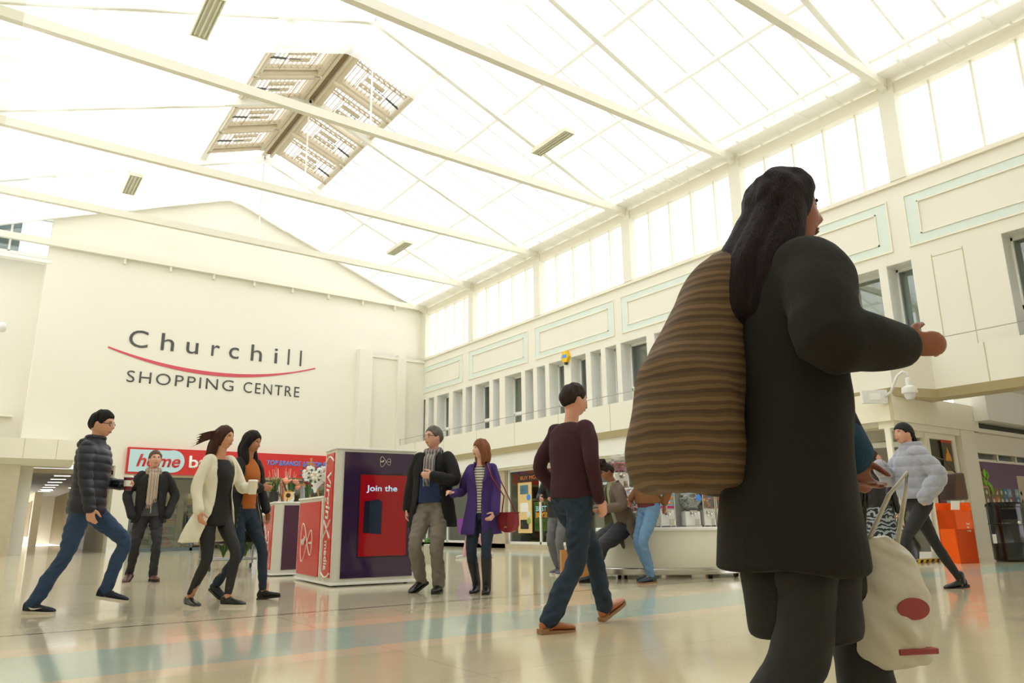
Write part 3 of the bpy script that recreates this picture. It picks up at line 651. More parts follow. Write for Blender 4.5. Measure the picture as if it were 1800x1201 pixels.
# ================================================================ PROPS
# ---- roof vents in the un-netted square of the ridge
def vent_proto():
    """local: origin at ridge-side middle; +x runs down the slope, y along the ridge, size L x W"""
    t = thing('roof_vent', 'x', 'roof vent', (0, 0, 0), group='louvred roof vents by the ridge'); Lx, Wy = 1.82, 1.45
    m = MB(); m.box(0, Lx, -Wy/2, -Wy/2+.1, -.02, .16); m.box(0, Lx, Wy/2-.1, Wy/2, -.02, .16); m.box(0, .16, -Wy/2, Wy/2, -.04, .16); m.box(Lx-.06, Lx, -Wy/2, Wy/2, -.02, .12)
    m.box(0, Lx, -Wy/2+.12, -Wy/2+.17, .06, .16); m.build('frame', ventm, t)
    m = MB()
    for i in range(13): x = .22+i*.122; m.box(x, x+.022, -Wy/2+.1, Wy/2-.1, .08, .13)
    m.build('louvre_bars', ventm, t)
    m = MB(); 
    for y in (-.42, -.3): m.box(.15, Lx-.06, y, y+.03, .02, .06)
    for i in range(9):
        x = .25+i*.17; m.bar((x, -.42, .03), (x+.12, -.28, .06), .03, .03)
    for i in range(5):
        x = .6+i*.15; m.lathe([(.05, 0), (.06, .02), (.05, .04)], 10, (x, .3, .03))
    m.box(.55, 1.25, .22, .26, .02, .06); m.box(.55, 1.25, .36, .39, .02, .06)
    m.box(.6, 1.15, -.12, .06, .03, .05); m.build('linkage', ventm, t)
    rt = mat('rod_tan', (196, 160, 130), .5)
    for x in (.5, 1.3): MB().tube([(x, -.4, 0), (x, .5, 0)], .012, 6).build('push_rod', rt, t)
    m = MB(); m.tube([(1.3, .1, .0), (1.72, .16, .0)], .03, 8).tube([(.9, .05, 0), (1.3, .1, 0)], .012, 6); m.build('actuator', mat('actuator_grey', (90, 92, 90), .4, metal=.4), t)
    return t
vp = vent_proto(); first = True; ang = math.atan(SL)
ordn = ['nearest the camera', 'second from the near end', 'third from the near end', 'furthest from the camera']
for side in (1, -1):
    for i in range(4):
        y = 16.15+i*1.58+(.1 if i > 1 else 0)
        o = vp if first else copy_tree(vp); first = False
        o.location = (XR+side*.18, y, zr(XR)-.08-.18*SL)
        R_ = Matrix.Rotation(0 if side > 0 else PI, 3, 'Z') @ Matrix.Rotation(ang, 3, 'Y')
        o.rotation_euler = R_.to_euler()
        o['label'] = 'louvred vent on the %s of the roof ridge, %s' % ('right' if side > 0 else 'left', ordn[i])
t = thing('ridge_rail', 'tan ridge beam running between the two rows of roof vents', 'beam', (XR, 18.7, zr(XR)-.1))
for a, b in ((-.17, -.09), (.09, .17)): MB().box(a, b, -3.3, 3.3, -.12, .05).build('side_rail', ventm, t)
MB().box(-.09, .09, -3.3, 3.3, -.02, .1).build('ridge_cap', mat('ridge_shade_brown', (150, 128, 100), .6), t)
# ---- hanging fluorescent fittings
tubem = mat('tube_off', (222, 222, 205), .3); fitm = mat('fitting_metal', (232, 229, 208), .45)
def fitting():
    t = thing('strip_light', 'x', 'light fitting', (0, 0, 0), group='hanging strip lights')
    m = MB(); m.prism([(-.15, 0), (-.17, .09), (.17, .09), (.15, 0), (.13, 0), (.13, .05), (-.13, .05), (-.13, 0)], -.63, .63); m.box(-.16, .16, -.65, -.63, 0, .09); m.box(-.16, .16, .63, .65, 0, .09); m.build('housing', fitm, t)
    for x in (-.085, 0, .085): MB().tube([(x, -.6, .02), (x, .6, .02)], .019, 8).build('tube', tubem, t)
    m = MB(); m.tube([(0, -.5, .09), (0, -.5, 1.30)], .006, 5).tube([(0, .5, .09), (0, .5, 1.30)], .006, 5); m.build('suspension_wire', white, t)
    return t
fp = fitting()
for k, (x, y, z, hz, lb) in enumerate(((10.1, 12.3, 9.5, 0, 'three-tube strip light hanging under the right roof slope, nearer the camera'), (10.25, 20.5, 9.5, 0, 'small-looking strip light under the right slope, towards the end wall'),
                                 (2.25, 12.3, 9.5, 0, 'large strip light at the top left of the picture'), (2.3, 20.3, 9.5, 0, 'strip light hanging over the left part of the end wall'))):
    o = fp if k == 0 else copy_tree(fp); o.location = (x, y, z); o['label'] = lb
    if k > 0:
        pass
# ---- cameras, beacon
yel = mat('alarm_yellow', (236, 190, 20), .4)
t = thing('alarm_beacon', 'yellow hexagonal alarm box above the upper windows', 'alarm box', (XW-.001, 16.85, 5.66), group=None)
m = MB(); m.prism([(.17*math.cos(a), .2*math.sin(a)) for a in np.linspace(0, 2*PI, 7)[:-1]], -.12, 0, 'x'); m.build('housing', yel, t); MB().box(-.125, -.12, -.1, .1, -.04, .06).build('badge', textblue, t); MB().lathe([(.05, -.24), (.06, -.16)], 12, (-.06, 0, 0)).build('strobe', dark, t)
domew = mat('camera_white', (228, 228, 224), .3)
t = thing('dome_camera', 'white dome security camera on a curved arm at the ledge corner', 'security camera', (12.86, 6.17, 2.84)); M = T(0, 0, 0, math.radians(-35))
MB(M).lathe([(.02, .26), (.045, .24), (.045, .12), (.12, .08), (.13, 0), (.12, -.02)], 20, (0, 0, 0)).build('housing', domew, t, smooth='auto')
MB(M).lathe([(.095, -.02), (.09, -.07), (.06, -.12), (.02, -.135)], 20).build('dome', mat('dome_smoke', (210, 210, 208), .15), t, smooth='auto')
MB(M).tube([(0, 0, .25), (0, 0, .34), (-.06, .03, .37), (-.13, .1, .30), (-.2, .22, .05), (-.2, .45, 0)], .022, 8).build('arm', domew, t, smooth=True)
MB(M).rbox(-.62, -.16, .42, .5, -.12, .12).build('junction_box', domew, t)
MB(M).box(-.5, -.3, .408, .42, -.06, .06).build('label_plate', white, t)
text('lettering', 'Chubb', red, M @ T(-.47, .406, .0), .04, .14, .003, shear=.2, parent=t) if False else None
t = thing('wall_camera', 'white bullet security camera at the left edge above the lettering', 'security camera', (-.02, 25.0, 6.35)); MB().tube([(-.6, .2, 0), (.05, 0, 0), (.12, 0, 0)], [.14, .15, .1], 16).build('housing', domew, t, smooth='auto'); MB().tube([(-.5, .2, .1), (-.6, 1.5, .3)], .05, 8).build('arm', domew, t)
t = thing('wall_bracket', 'small grey wall fitting at the left edge below the lettering', 'bracket', (.3, YB+.48, 4.0)); MB().box(-.4, .3, -.2, 0, -.03, .03).build('plate', fitm, t); MB().box(-.35, -.2, -.22, 0, -.08, -.03).build('lug', dark, t)
# ---- glass screen at the far left, close to the camera
t = thing('glass_screen', 'clear glass screen edge standing along the left edge of the picture', 'glass screen', (-1.31, 3.4, 0))
MB().box(-1.2, 1.21, -.006, .006, .05, 4.6).build('pane', glassy('clear_screen', (250, 250, 246), gloss=.12), t); MB().box(-1.2, 1.21, -.03, .03, 0, .05).build('rail', steel, t)
# ================================================================ MEDIA KIOSK
kred = mat('kiosk_red', (200, 20, 24), .2, var=.03, spec=.35); kpur = mat('kiosk_purple', (52, 32, 66), .15, var=.04, coat=.5); kfr = mat('kiosk_frame', (214, 212, 200), .4); kw = mat('kiosk_white', (235, 235, 230), .35)
lgw = mat('logo_white', (232, 228, 218), .4)
RXk = Matrix.Rotation(-PI/2, 4, 'Z')
def loop_logo(M, s, parent, r=.008):
    """asymmetric figure-eight outline with script words, in local XZ facing -Y, height s"""
    m = MB(M); pts = []
    for i in range(61):
        a = 2*PI*i/60; x = math.cos(a); big = x < 0
        k = .62 if big else .40
        pts.append((s*(.0+x*(.62 if big else .46)), -.012, s*k*math.sin(2*a)*(1.0)*(.8)))
    m.tube(pts, r*s/.5, 6, caps=False); m.build('loop_outline', lgw, parent)
    text('script_lettering', 'Virgin', lgw, M @ Matrix.Translation((-s*.50, -.008, -s*.10)) @ Matrix.Rotation(-.5, 4, 'Y'), s*.17, s*.36, .006, shear=.35, bold=.01, parent=parent)
    text('lettering', 'media', lgw, M @ T(s*.14, -.008, -s*.03), s*.07, s*.26, .006, bold=.01, parent=parent)
KD = math.radians(-5)
t = thing('advertising_kiosk', 'tall red and purple media kiosk with a lit screen reading Join the', 'kiosk', (3.60, 8.76, 0), KD); W_, D_, H_ = 1.06, .46, 1.64
MB().rbox(0, W_, 0, D_, .04, H_, .004).build('body', kfr, t)
MB().rbox(-.02, W_+.02, -.02, D_+.02, .015, .045, .004).build('base_plate', kw, t)
m = MB()
for x in (.08, W_-.08):
    for y in (.06, D_-.06): m.lathe([(.025, 0), (.025, .02)], 8, (x, y, 0))
m.build('foot', black, t)
MB().rbox(-.015, W_+.015, -.015, D_+.015, H_, H_+.025, .006).build('top_cap', kw, t)
MB().box(.10, W_-.03, -.012, 0, .09, H_-.03).build('purple_panel', kpur, t)
scr = MB().box(.30, .95, -.02, -.012, .33, 1.34).build('screen_bezel', black, t)
sm_ = mat('screen_red', (150, 14, 26), .08, emit=.08, var=.12, nscale=2)
MB().box(.31, .94, -.023, -.02, .34, 1.33).build('screen', sm_, scr)
text('lettering', 'Join the', mat('screen_text', (170, 205, 230), .3, emit=.6), T(.39, -.024, 1.13), .075, .41, .002, bold=.012, parent=scr)
bx = mat('router_navy', (22, 38, 60), .25); bx2 = mat('router_dark', (12, 24, 40), .25)
m = MB(); m.prism([(.42, .62), (.60, .60), (.60, 1.0), (.555, 1.03), (.44, 1.01), (.42, 1.0)], -.026, -.023); m.build('pictured_box', bx, scr)
m = MB(); m.prism([(.36, .62), (.44, .62), (.44, 1.01), (.37, 1.0)], -.0265, -.023); m.build('pictured_box_side', bx2, scr)
loop_logo(T(.64, -.012, 1.50), .13, t)
# narrow red side with the long vertical name
MB().box(-.012, 0, .07, .39, .10, H_-.04).build('red_side_panel', kred, t)
MV = Matrix.Translation((-.012, .30, 0)) @ RXk
def vtext(s, z, h, wd, **k): return text('vertical_lettering', s, lgw, Matrix.Translation((-.013, .315, z)) @ RXk @ Matrix.Rotation(PI/2, 4, 'Y'), h, wd, .004, parent=t, **k)
text('vertical_lettering', 'Virgin', lgw, Matrix.Translation((-.013, .31, 1.37)) @ RXk @ Matrix.Rotation(PI/2, 4, 'Y'), .17, .58, .004, shear=.15, bold=.015, parent=t)
text('vertical_lettering', 'media', lgw, Matrix.Translation((-.013, .30, .53)) @ RXk @ Matrix.Rotation(PI/2, 4, 'Y'), .13, .35, .004, bold=.015, parent=t)
m = MB(); m.bar((-.016, .36, .78), (-.016, .10, .56), .012, .022, (1, 0, 0)); m.bar((-.016, .10, .78), (-.016, .36, .56), .012, .022, (1, 0, 0))
m.tube([(-.016, .07+.32*u, 1.50+.06*math.sin(PI*u)) for u in np.linspace(0, 1, 9)], .011, 6).tube([(-.016, .07+.32*u, .15-.05*math.sin(PI*u)) for u in np.linspace(0, 1, 9)], .011, 6)
m.build('loop_outline', lgw, t)
# low counter joined on behind the tall part
t = thing('kiosk_counter', 'low red counter joined to the back of the tall media kiosk', 'counter', (3.60, 8.76, 0), KD)
MB().rbox(-.0, .9, .49, 1.62, .04, 1.06, .004).build('body', kfr, t)
MB().rbox(-.02, .92, .485, 1.64, .015, .04, .004).build('base_plate', kw, t); MB().rbox(-.015, .915, .485, 1.635, 1.06, 1.085, .005).build('top', kw, t)
MB().box(-.012, 0, .56, 1.56, .09, 1.02).build('red_panel', kred, t)
loop_logo(Matrix.Translation((-.014, 1.05, .50)) @ RXk, .5, t, .006)
# second counter further back
t = thing('kiosk_counter', 'smaller red and purple counter carrying flowers left of the kiosk', 'counter', (3.68, 11.25, 0), math.radians(-9))
MB().rbox(0, .95, 0, .9, .04, 1.05, .004).build('body', kfr, t); MB().rbox(-.02, .97, -.02, .92, .015, .04, .004).build('base_plate', kw, t); MB().rbox(-.015, .965, -.015, .915, 1.05, 1.075, .005).build('top', kw, t)
MB().box(.14, .93, -.012, 0, .09, 1.02).build('purple_panel', mat('plum_panel', (72, 22, 58), .15, coat=.5), t); MB().box(-.012, 0, .06, .86, .09, 1.02).build('red_panel', kred, t)
loop_logo(Matrix.Translation((-.014, .45, .48)) @ RXk, .5, t, .006)
pm_ = MB().box(4.0, 5.0, 10.6, 11.2, 0, .006).build('floor_mat', kw); tag(pm_, 'thin white mat on the floor between the two media counters', 'mat')
# ================================================================ FLOWER STALL (behind the kiosk)
wood = mat('easel_wood', (196, 142, 84), .6, var=.12, nscale=4, stretch=(1, 1, .2)); petalw = mat('petal_white', (226, 226, 222), .7); petalb = mat('petal_blue_grey', (70, 96, 120), .7)
def easel(x, y, h, label, base=0):
    t = thing('easel', label, 'easel', (x, y, base))
    for dx, dy in ((0, 0), (-.2, -.05), (.2, -.05)):
        MB().bar((dx, dy, 0), (dx*.2, 0, h if dx == 0 else h*.9), .035, .025).build('leg', wood, t)
    MB().box(-.22, .22, -.03, 0, h*.45, h*.45+.03).build('ledge', wood, t); return t
TZ = 1.0
tb = thing('flower_stand', 'long pale display stand behind the counters holding the bouquets', 'stand', (5.2, 12.8, 0)); MB().rbox(-1.2, 1.3, -.45, .45, .9, 1.0, .01).build('top', white, tb)
for x in (-1.1, 1.2):
    for y in (-.4, .4): MB().box(x-.025, x+.025, y-.025, y+.025, 0, .9).build('leg', white, tb)
easel(4.82, 12.9, .9, 'wooden easel standing behind the white heart wreath', TZ)
easel(5.18, 12.55, 1.02, 'tall wooden easel holding the small chalkboard', TZ)
t = thing('heart_wreath', 'white heart-shaped flower wreath edged in blue on an easel', 'wreath', (4.83, 12.70, 1.55)); rr = random.Random(5); m = MB(); mb = MB()
def heart(a, s): return (s*16*math.sin(a)**3/16, s*(13*math.cos(a)-5*math.cos(2*a)-2*math.cos(3*a)-math.cos(4*a))/16)
for i in range(520):
    a = rr.uniform(0, 2*PI); k = rr.random()**.6; hx, hz = heart(a, .235*k); m.ball((hx, -.03-.03*(1-k), hz), rr.uniform(.022, .032), 1)
for i in range(26):
    hx, hz = heart(2*PI*i/26, .26); mb.ball((hx, 0, hz), .026, 1, (1, .6, 1))
m.build('white_petals', petalw, t, kind='stuff', smooth=True); mb.build('blue_edging', petalb, t, smooth=True)
m = MB()
for i in range(6): m.ball((-.04+.05*math.cos(i*1.05), -.085, .02+.05*math.sin(i*1.05)), .032, 1)
m.build('rose_posy', mat('cream_rose', (236, 226, 205), .7), t, smooth=True)
m = MB()
for i in range(9): a = i*.7; m.prism([(-.04+.08*math.cos(a), .02+.08*math.sin(a)), (-.04+.13*math.cos(a+.15), .02+.13*math.sin(a+.15)), (-.04+.12*math.cos(a-.2), .02+.12*math.sin(a-.2))], -.08, -.07)
m.build('posy_leaves', mat('leaf_dark', (50, 76, 46), .6), t)
t = thing('chalkboard', 'small framed chalkboard with chalk writing clipped to the easel', 'chalkboard', (5.16, 12.48, 1.42))
MB().box(-.15, .15, 0, .02, 0, .46).build('backing', mat('backing_pink', (205, 160, 140), .7), t); MB().box(-.125, .13, -.012, 0, .03, .36).build('board', dark, t); MB().rbox(-.19, .17, -.03, .03, -.03, 0, .005).build('ledge', mat('brown_wood', (120, 78, 60), .6), t)
for i, s in enumerate(('MIXED', 'FLOWERS', 'IN BOWL', 'POTS')): text('chalk_lettering', s, petalw, T(-.1, -.013, .285-i*.075), .04, None, .001, parent=t)
MB().ball((0, -.02, .41), .045, 1, (1, .4, .8)).build('rosette', mat('rosette_brown', (110, 70, 50), .6), t)
# bouquets
def bouquet(x, y, z, r, cols, label, n=22, leaf=(70, 96, 52), vase=None, seed=1, fl=.05):
    t = thing('bouquet', label, 'flowers', (x, y, z)); rr = random.Random(seed)
    if vase: MB().lathe([(.06, 0), (.08, .05), (.07, .14), (.085, .16)], 16).build('vase', vase, t, smooth='auto')
    for ci, (c, k) in enumerate(cols):
        m = MB()
        for i in range(k):
            a = rr.uniform(0, 2*PI); q = math.sqrt(rr.random())*r; p = V((q*math.cos(a), q*math.sin(a)*.7, .22+rr.uniform(0, .14)+(r-q)*.4))
            m.ball(p, fl*rr.uniform(.8, 1.15), 1, (1, 1, .75))
            for s_ in range(7): aa = s_*.9; m.ball(p+V((math.cos(aa), math.sin(aa), .3))*fl*.6, fl*.42, 1)
        m.build('blooms', c, t, smooth=True, kind='stuff')
    m = MB()
    for i in range(n):
        a = rr.uniform(0, 2*PI); q = rr.uniform(.4, 1.1)*r; m.tube([(0, 0, 0), (q*.2*math.cos(a), q*.2*math.sin(a), .1), (q*.5*math.cos(a), q*.5*math.sin(a), .2), (q*math.cos(a), q*math.sin(a), .28+rr.uniform(-.05, .12))], [.004, .004, .014, .003], 5)
    m.build('leaves', mat('leaf_%d' % seed, leaf, .6), t, kind='stuff'); return t
peach = mat('bloom_peach', (240, 160, 132), .7, var=.12, nscale=30)
bouquet(4.02, 11.62, 1.075, .12, [(peach, 8)], 'peach pompom bouquet on the smaller counter', vase=white, seed=2, fl=.055)
t = thing('sunflower', 'yellow sunflower with dark centre at the front of the smaller counter', 'sunflower', (3.93, 11.42, 1.075))
m = MB(Matrix.Translation((0, 0, .10)) @ Matrix.Rotation(PI/2+.15, 4, 'X'))
for i in range(20): a = i*PI/10; m.add([(.03*math.cos(a-.15), .03*math.sin(a-.15), 0), (.03*math.cos(a+.15), .03*math.sin(a+.15), 0), (.075*math.cos(a+.08), .075*math.sin(a+.08), .012), (.088*math.cos(a), .088*math.sin(a), .008), (.075*math.cos(a-.08), .075*math.sin(a-.08), .012)], [(0, 1, 2, 3, 4)])
m.build('petals', mat('sun_yellow', (240, 176, 20), .6), t); MB(Matrix.Translation((0, -.008, .10)) @ Matrix.Rotation(PI/2+.15, 4, 'X')).lathe([(.034, -.01), (.034, .008), (.02, .014)], 16).build('centre', mat('sun_brown', (62, 36, 22), .8), t)
MB().tube([(0, .02, .1), (0, .04, 0)], .006, 6).build('stem', mat('stem_green', (80, 110, 50), .6), t)
bouquet(3.78, 11.65, 1.075, .1, [(mat('bloom_olive', (120, 124, 62), .7), 10)], 'olive green foliage bunch at the left of the smaller counter', vase=dark, seed=9, fl=.03)
bouquet(4.35, 11.7, 1.075, .07, [(mat('bloom_darkred', (130, 20, 40), .7), 4), (white, 3)], 'small dark red and green bunch on the smaller counter', vase=None, seed=12, fl=.03)
t = thing('card_stand', 'thin grey framed card leaning upright on the smaller counter', 'card', (4.22, 11.55, 1.075)); MB(Matrix.Rotation(-.12, 4, 'Y')).box(-.01, .01, -.07, .07, 0, .26).build('card', mat('card_grey', (150, 156, 158), .4), t)
t = bouquet(4.35, 12.85, TZ, .2, [(mat('bloom_coral', (206, 90, 80), .7), 6)], 'spray of thin red and white grasses behind the peach flowers', n=4, seed=21, fl=.02)
m = MB(); m2 = MB(); rr = random.Random(3)
for i in range(60):
    x = rr.uniform(-.3, .25); (m if i % 2 else m2).tube([(x*.3, 0, .05), (x*.8, rr.uniform(-.05, .05), .35), (x, 0, .4+rr.uniform(.1, .32))], [.004, .004, .002], 4)
m.build('red_grass', mat('grass_red', (196, 80, 70), .7), t, kind='stuff'); m2.build('white_grass', mat('grass_white', (228, 224, 205), .7), t, kind='stuff')
t = thing('plush_toy', 'brown and white plush toy leaning among the flowers', 'plush toy', (5.62, 12.92, TZ)); fur1 = mat('plush_tan', (190, 120, 60), .9, bump=.5); fur2 = mat('plush_white', (225, 215, 205), .9, bump=.5)
MB().ball((0, 0, .42), .1, 2, (1.2, .9, .8)).ball((.13, -.03, .40), .06, 2).ball((-.06, -.02, .5), .03, 1).ball((.06, -.02, .5), .03, 1).build('head', fur1, t, smooth=True)
MB().ball((-.17, 0, .42), .11, 2, (1.1, .9, 1)).ball((.0, 0, .22), .18, 2, (1.2, .9, 1.1)).ball((-.3, -.03, .36), .06, 2, (1.5, 1, .7)).build('body', fur2, t, smooth=True)
MB().ball((.13, -.06, .36), .05, 2, (1.2, .6, .7)).build('muzzle', mat('plush_pink', (240, 205, 200), .9), t, smooth=True)
t = thing('wicker_hamper', 'pale wicker basket on the flower stand behind the easel', 'basket', (5.42, 12.58, TZ)); MB().lathe([(.13, 0), (.17, .1), (.18, .18), (.16, .2)], 20, sx=1.0).build('weave', stripes('wicker_pale', [(196, 188, 160), (150, 145, 125), (205, 200, 176)], 30, 2), t, smooth='auto')
bouquet(5.95, 12.6, TZ, .24, [(mat('bloom_yellow', (214, 206, 110), .7), 9), (mat('bloom_blue', (90, 130, 200), .7), 5), (petalw, 6)], 'mixed yellow, blue and white twiggy bouquet beside the kiosk', n=40, leaf=(96, 84, 60), seed=31, fl=.028)
t = thing('bunting', 'string of cream triangular pennants hung above the flowers', 'bunting', (5.9, 12.5, 1.5)); m = MB(); m.tube([(-.85, 0, .62), (-.3, 0, .24), (.1, 0, .0), (.7, 0, -.18)], .005, 5); m.build('string', white, t)
for i, x in enumerate((-.28, .02, .32)):
    z = (.22, .04, -.07)[i]; mm = MB(); mm.prism([(x, z), (x+.24, z-.12), (x+.08, z-.30)], -.004, .004); f_ = mm.build('pennant', mat('pennant_cream', (232, 226, 205), .7), t)
text('lettering', 'M', mat('letter_olive', (90, 90, 60), .6), T(-.22, -.006, .02), .09, None, .002, parent=t)
t = thing('wrapping_roll', 'tall white paper roll standing between the flowers and the kiosk', 'paper roll', (5.85, 12.95, TZ)); MB().lathe([(.13, 0), (.13, .92), (.11, .93)], 20).build('roll', petalw, t, smooth='auto')
# flower trolley with silver things, low behind the two women
t = thing('flower_trolley', 'silver wire trolley full of wrapped flowers behind the cream-coated woman', 'trolley', (3.75, 13.6, 0)); m = MB()
for z in (.18, .5, .62):
    for a, b in (((-.45, -.3), (.45, -.3)), ((.45, -.3), (.45, .3)), ((.45, .3), (-.45, .3)), ((-.45, .3), (-.45, -.3))): m.tube([(a[0], a[1], z), (b[0], b[1], z)], .016, 6)
for x in (-.45, .45):
    for y in (-.3, .3): m.tube([(x, y, .08), (x, y, .68)], .016, 6)
m.build('frame', wire, t)
for x in (-.42, .42):
    for y in (-.28, .28): MB().tube([(x-.012, y, .045), (x+.012, y, .045)], .045, 12).build('wheel', black, t)
bouquet(3.6, 13.55, .20, .2, [(mat('foil_silver', (150, 150, 140), .25, metal=.8), 12), (mat('bloom_pink', (200, 90, 120), .7), 5)], 'foil-wrapped flowers on the lower part of the wire trolley', n=30, seed=41, fl=.035)
bouquet(3.98, 13.6, .20, .18, [(petalw, 8), (mat('foil_green', (80, 100, 70), .3, metal=.4), 8)], 'white and green foil bunch at the right of the wire trolley', n=30, seed=42, fl=.035)
# green plant in the distance between kiosk and couple
t = thing('potted_plant', 'small green plant on a pale stool behind the man in grey trousers', 'plant', (7.15, 12.6, 0)); MB().lathe([(.14, 0), (.16, .35), (.15, .36)], 16).build('pot', mat('pot_pale', (190, 190, 170), .5), t, smooth='auto')
m = MB(); rr = random.Random(8)
for i in range(40): a = rr.uniform(0, 6.28); q = rr.uniform(.02, .14); m.ball((q*math.cos(a), q*math.sin(a), .4+rr.uniform(0, .06)), .025, 1)
m.build('foliage', mat('plant_green', (84, 140, 50), .6), t, kind='stuff')
# ================================================================ SWEET MACHINE CART
CC = V((7.76, 7.12, 0)); CA = math.radians(-30)
t = thing('vending_cart', 'oval white counter cart on castors with steel kick band', 'cart', CC, CA)
def oval(a, b, z0, z1, name, m_, seg=64, lip=0):
    m = MB(); pr = [(1-.01, z0), (1, z0+.008), (1, z1-.01), (1-.012, z1)]
    m.lathe([(r_, z) for r_, z in pr], seg, (0, 0, 0), a, b); return m.build(name, m_, t, smooth='auto')
cartw = mat('cart_laminate', (232, 230, 216), .35, var=.02)
oval(1.02, .50, .14, .60, 'body', cartw); oval(1.05, .53, .60, .645, 'counter_top', mat('cart_top', (242, 242, 238), .25)); oval(1.03, .51, .055, .14, 'kick_band', steel)
for x, y in ((-.8, -.18), (-.5, -.36), (.35, -.38), (.75, -.25), (-.6, .3), (.6, .3)):
    c_ = MB().tube([(x-.02, y, .045), (x+.02, y, .045)], .045, 14).build('castor', black, t)
MB().box(-.75, .85, .06, .10, .645, 1.13).build('back_panel', mat('panel_grey', (196, 196, 192), .4), t)
MB().rbox(-.82, .9, -.05, .26, 1.13, 1.17, .008).build('upper_shelf', mat('cart_top2', (242, 242, 238), .25), t)
mw = mat('machine_white', (236, 236, 230), .3); gl_ = glassy('machine_glass', (245, 248, 248), gloss=.14); sweets = [mat('sweet_'+n, c, .25, coat=.5) for n, c in (('red', (206, 40, 40)), ('blue', (40, 90, 190)), ('yellow', (240, 200, 40)), ('green', (70, 160, 70)), ('orange', (236, 120, 30)), ('white', (240, 236, 230)))]
def dispenser(t, y0, w2):
    MB().lathe([(.032, 0), (.036, .01), (.02, .02)], 14).build('x', chrome) if False else None
    m = MB(Matrix.Translation((0, y0, .17)) @ Matrix.Rotation(PI/2, 4, 'X')); m.lathe([(.042, 0), (.042, .02), (.03, .03), (.012, .035)], 16); m.box(-.045, .045, .02, .045, .0, .03); m.box(-.008, .008, -.035, .035, .03, .05); m.build('coin_mechanism', chrome, t, smooth='auto')
    MB().rbox(.02, w2-.01, y0-.015, y0, .02, .10, .004).build('chute_flap', chrome, t)
def globe_machine(x, y, z, label, kind, r=.145):
    p = CC+Matrix.Rotation(CA, 3, 'Z') @ V((x, y, 0)); t = thing('gumball_machine', label, 'sweet machine', (p.x, p.y, z), CA, 'sweet machines on the cart')
    MB().rbox(-.10, .10, -.10, .10, .015, .20, .01).build('base', mw, t); MB().rbox(-.11, .11, -.11, .11, 0, .02, .004).build('foot_plate', chrome, t); MB().lathe([(.09, .195), (.10, .205), (.10, .215), (.08, .22)], 20).build('collar', chrome, t, smooth='auto')
    dispenser(t, -.10, .10)
    MB().ball((0, 0, .215+r*.93), r, 4).build('globe', gl_, t, smooth=True)
    rr = random.Random(len(kind)+3); zc = .215+r*.93
    nk = 6
    ms = [MB() for _ in range(nk)]; s_ = .014 if kind != 'silver' else .011; R_ = r*.9
    fillz = {'multi': .9, 'silver': .15, 'empty': -.1}[kind]
    for i in range(560 if kind == 'silver' else 420):
        u = V((rr.gauss(0, 1), rr.gauss(0, 1), rr.gauss(0, 1))).normalized()*R_*rr.uniform(.9, 1)
        if u.z > fillz*R_: u.z = fillz*R_-rr.random()*.02; 
        if u.length > R_: u = u.normalized()*R_
        ms[rr.randrange(nk)].ball((u.x, u.y, zc+u.z), s_, 1)
    for i in range(nk):
        mm_ = sweets[i] if kind == 'multi' else (mat('sweet_grey', (176, 176, 168), .3) if kind == 'silver' else mat('sweet_pink', (196, 110, 124), .5))
        if kind != 'multi' and i: ms[0].v += ms[i].v if False else []
        ms[i].build('sweets', mm_, t, kind='stuff', smooth=True)
    if kind == 'silver': 
        MB(Matrix.Translation((.085, -.115, zc+.02)) @ Matrix.Rotation(PI/2, 4, 'X') @ Matrix.Rotation(.6, 4, 'Y')).lathe([(.045, 0), (.045, .006)], 20, sx=1.2).build('round_label', textblue, t)
    return t
globe_machine(-.55, -.16, .645, 'gumball machine filled with many-coloured balls behind the jeans-wearer', 'multi', .16)
globe_machine(.22, -.16, .645, 'round gumball machine filled with small pale grey balls', 'silver', .15)
globe_machine(-.66, .1, 1.17, 'round machine on the upper shelf, nearly empty pinkish globe', 'empty', .15)
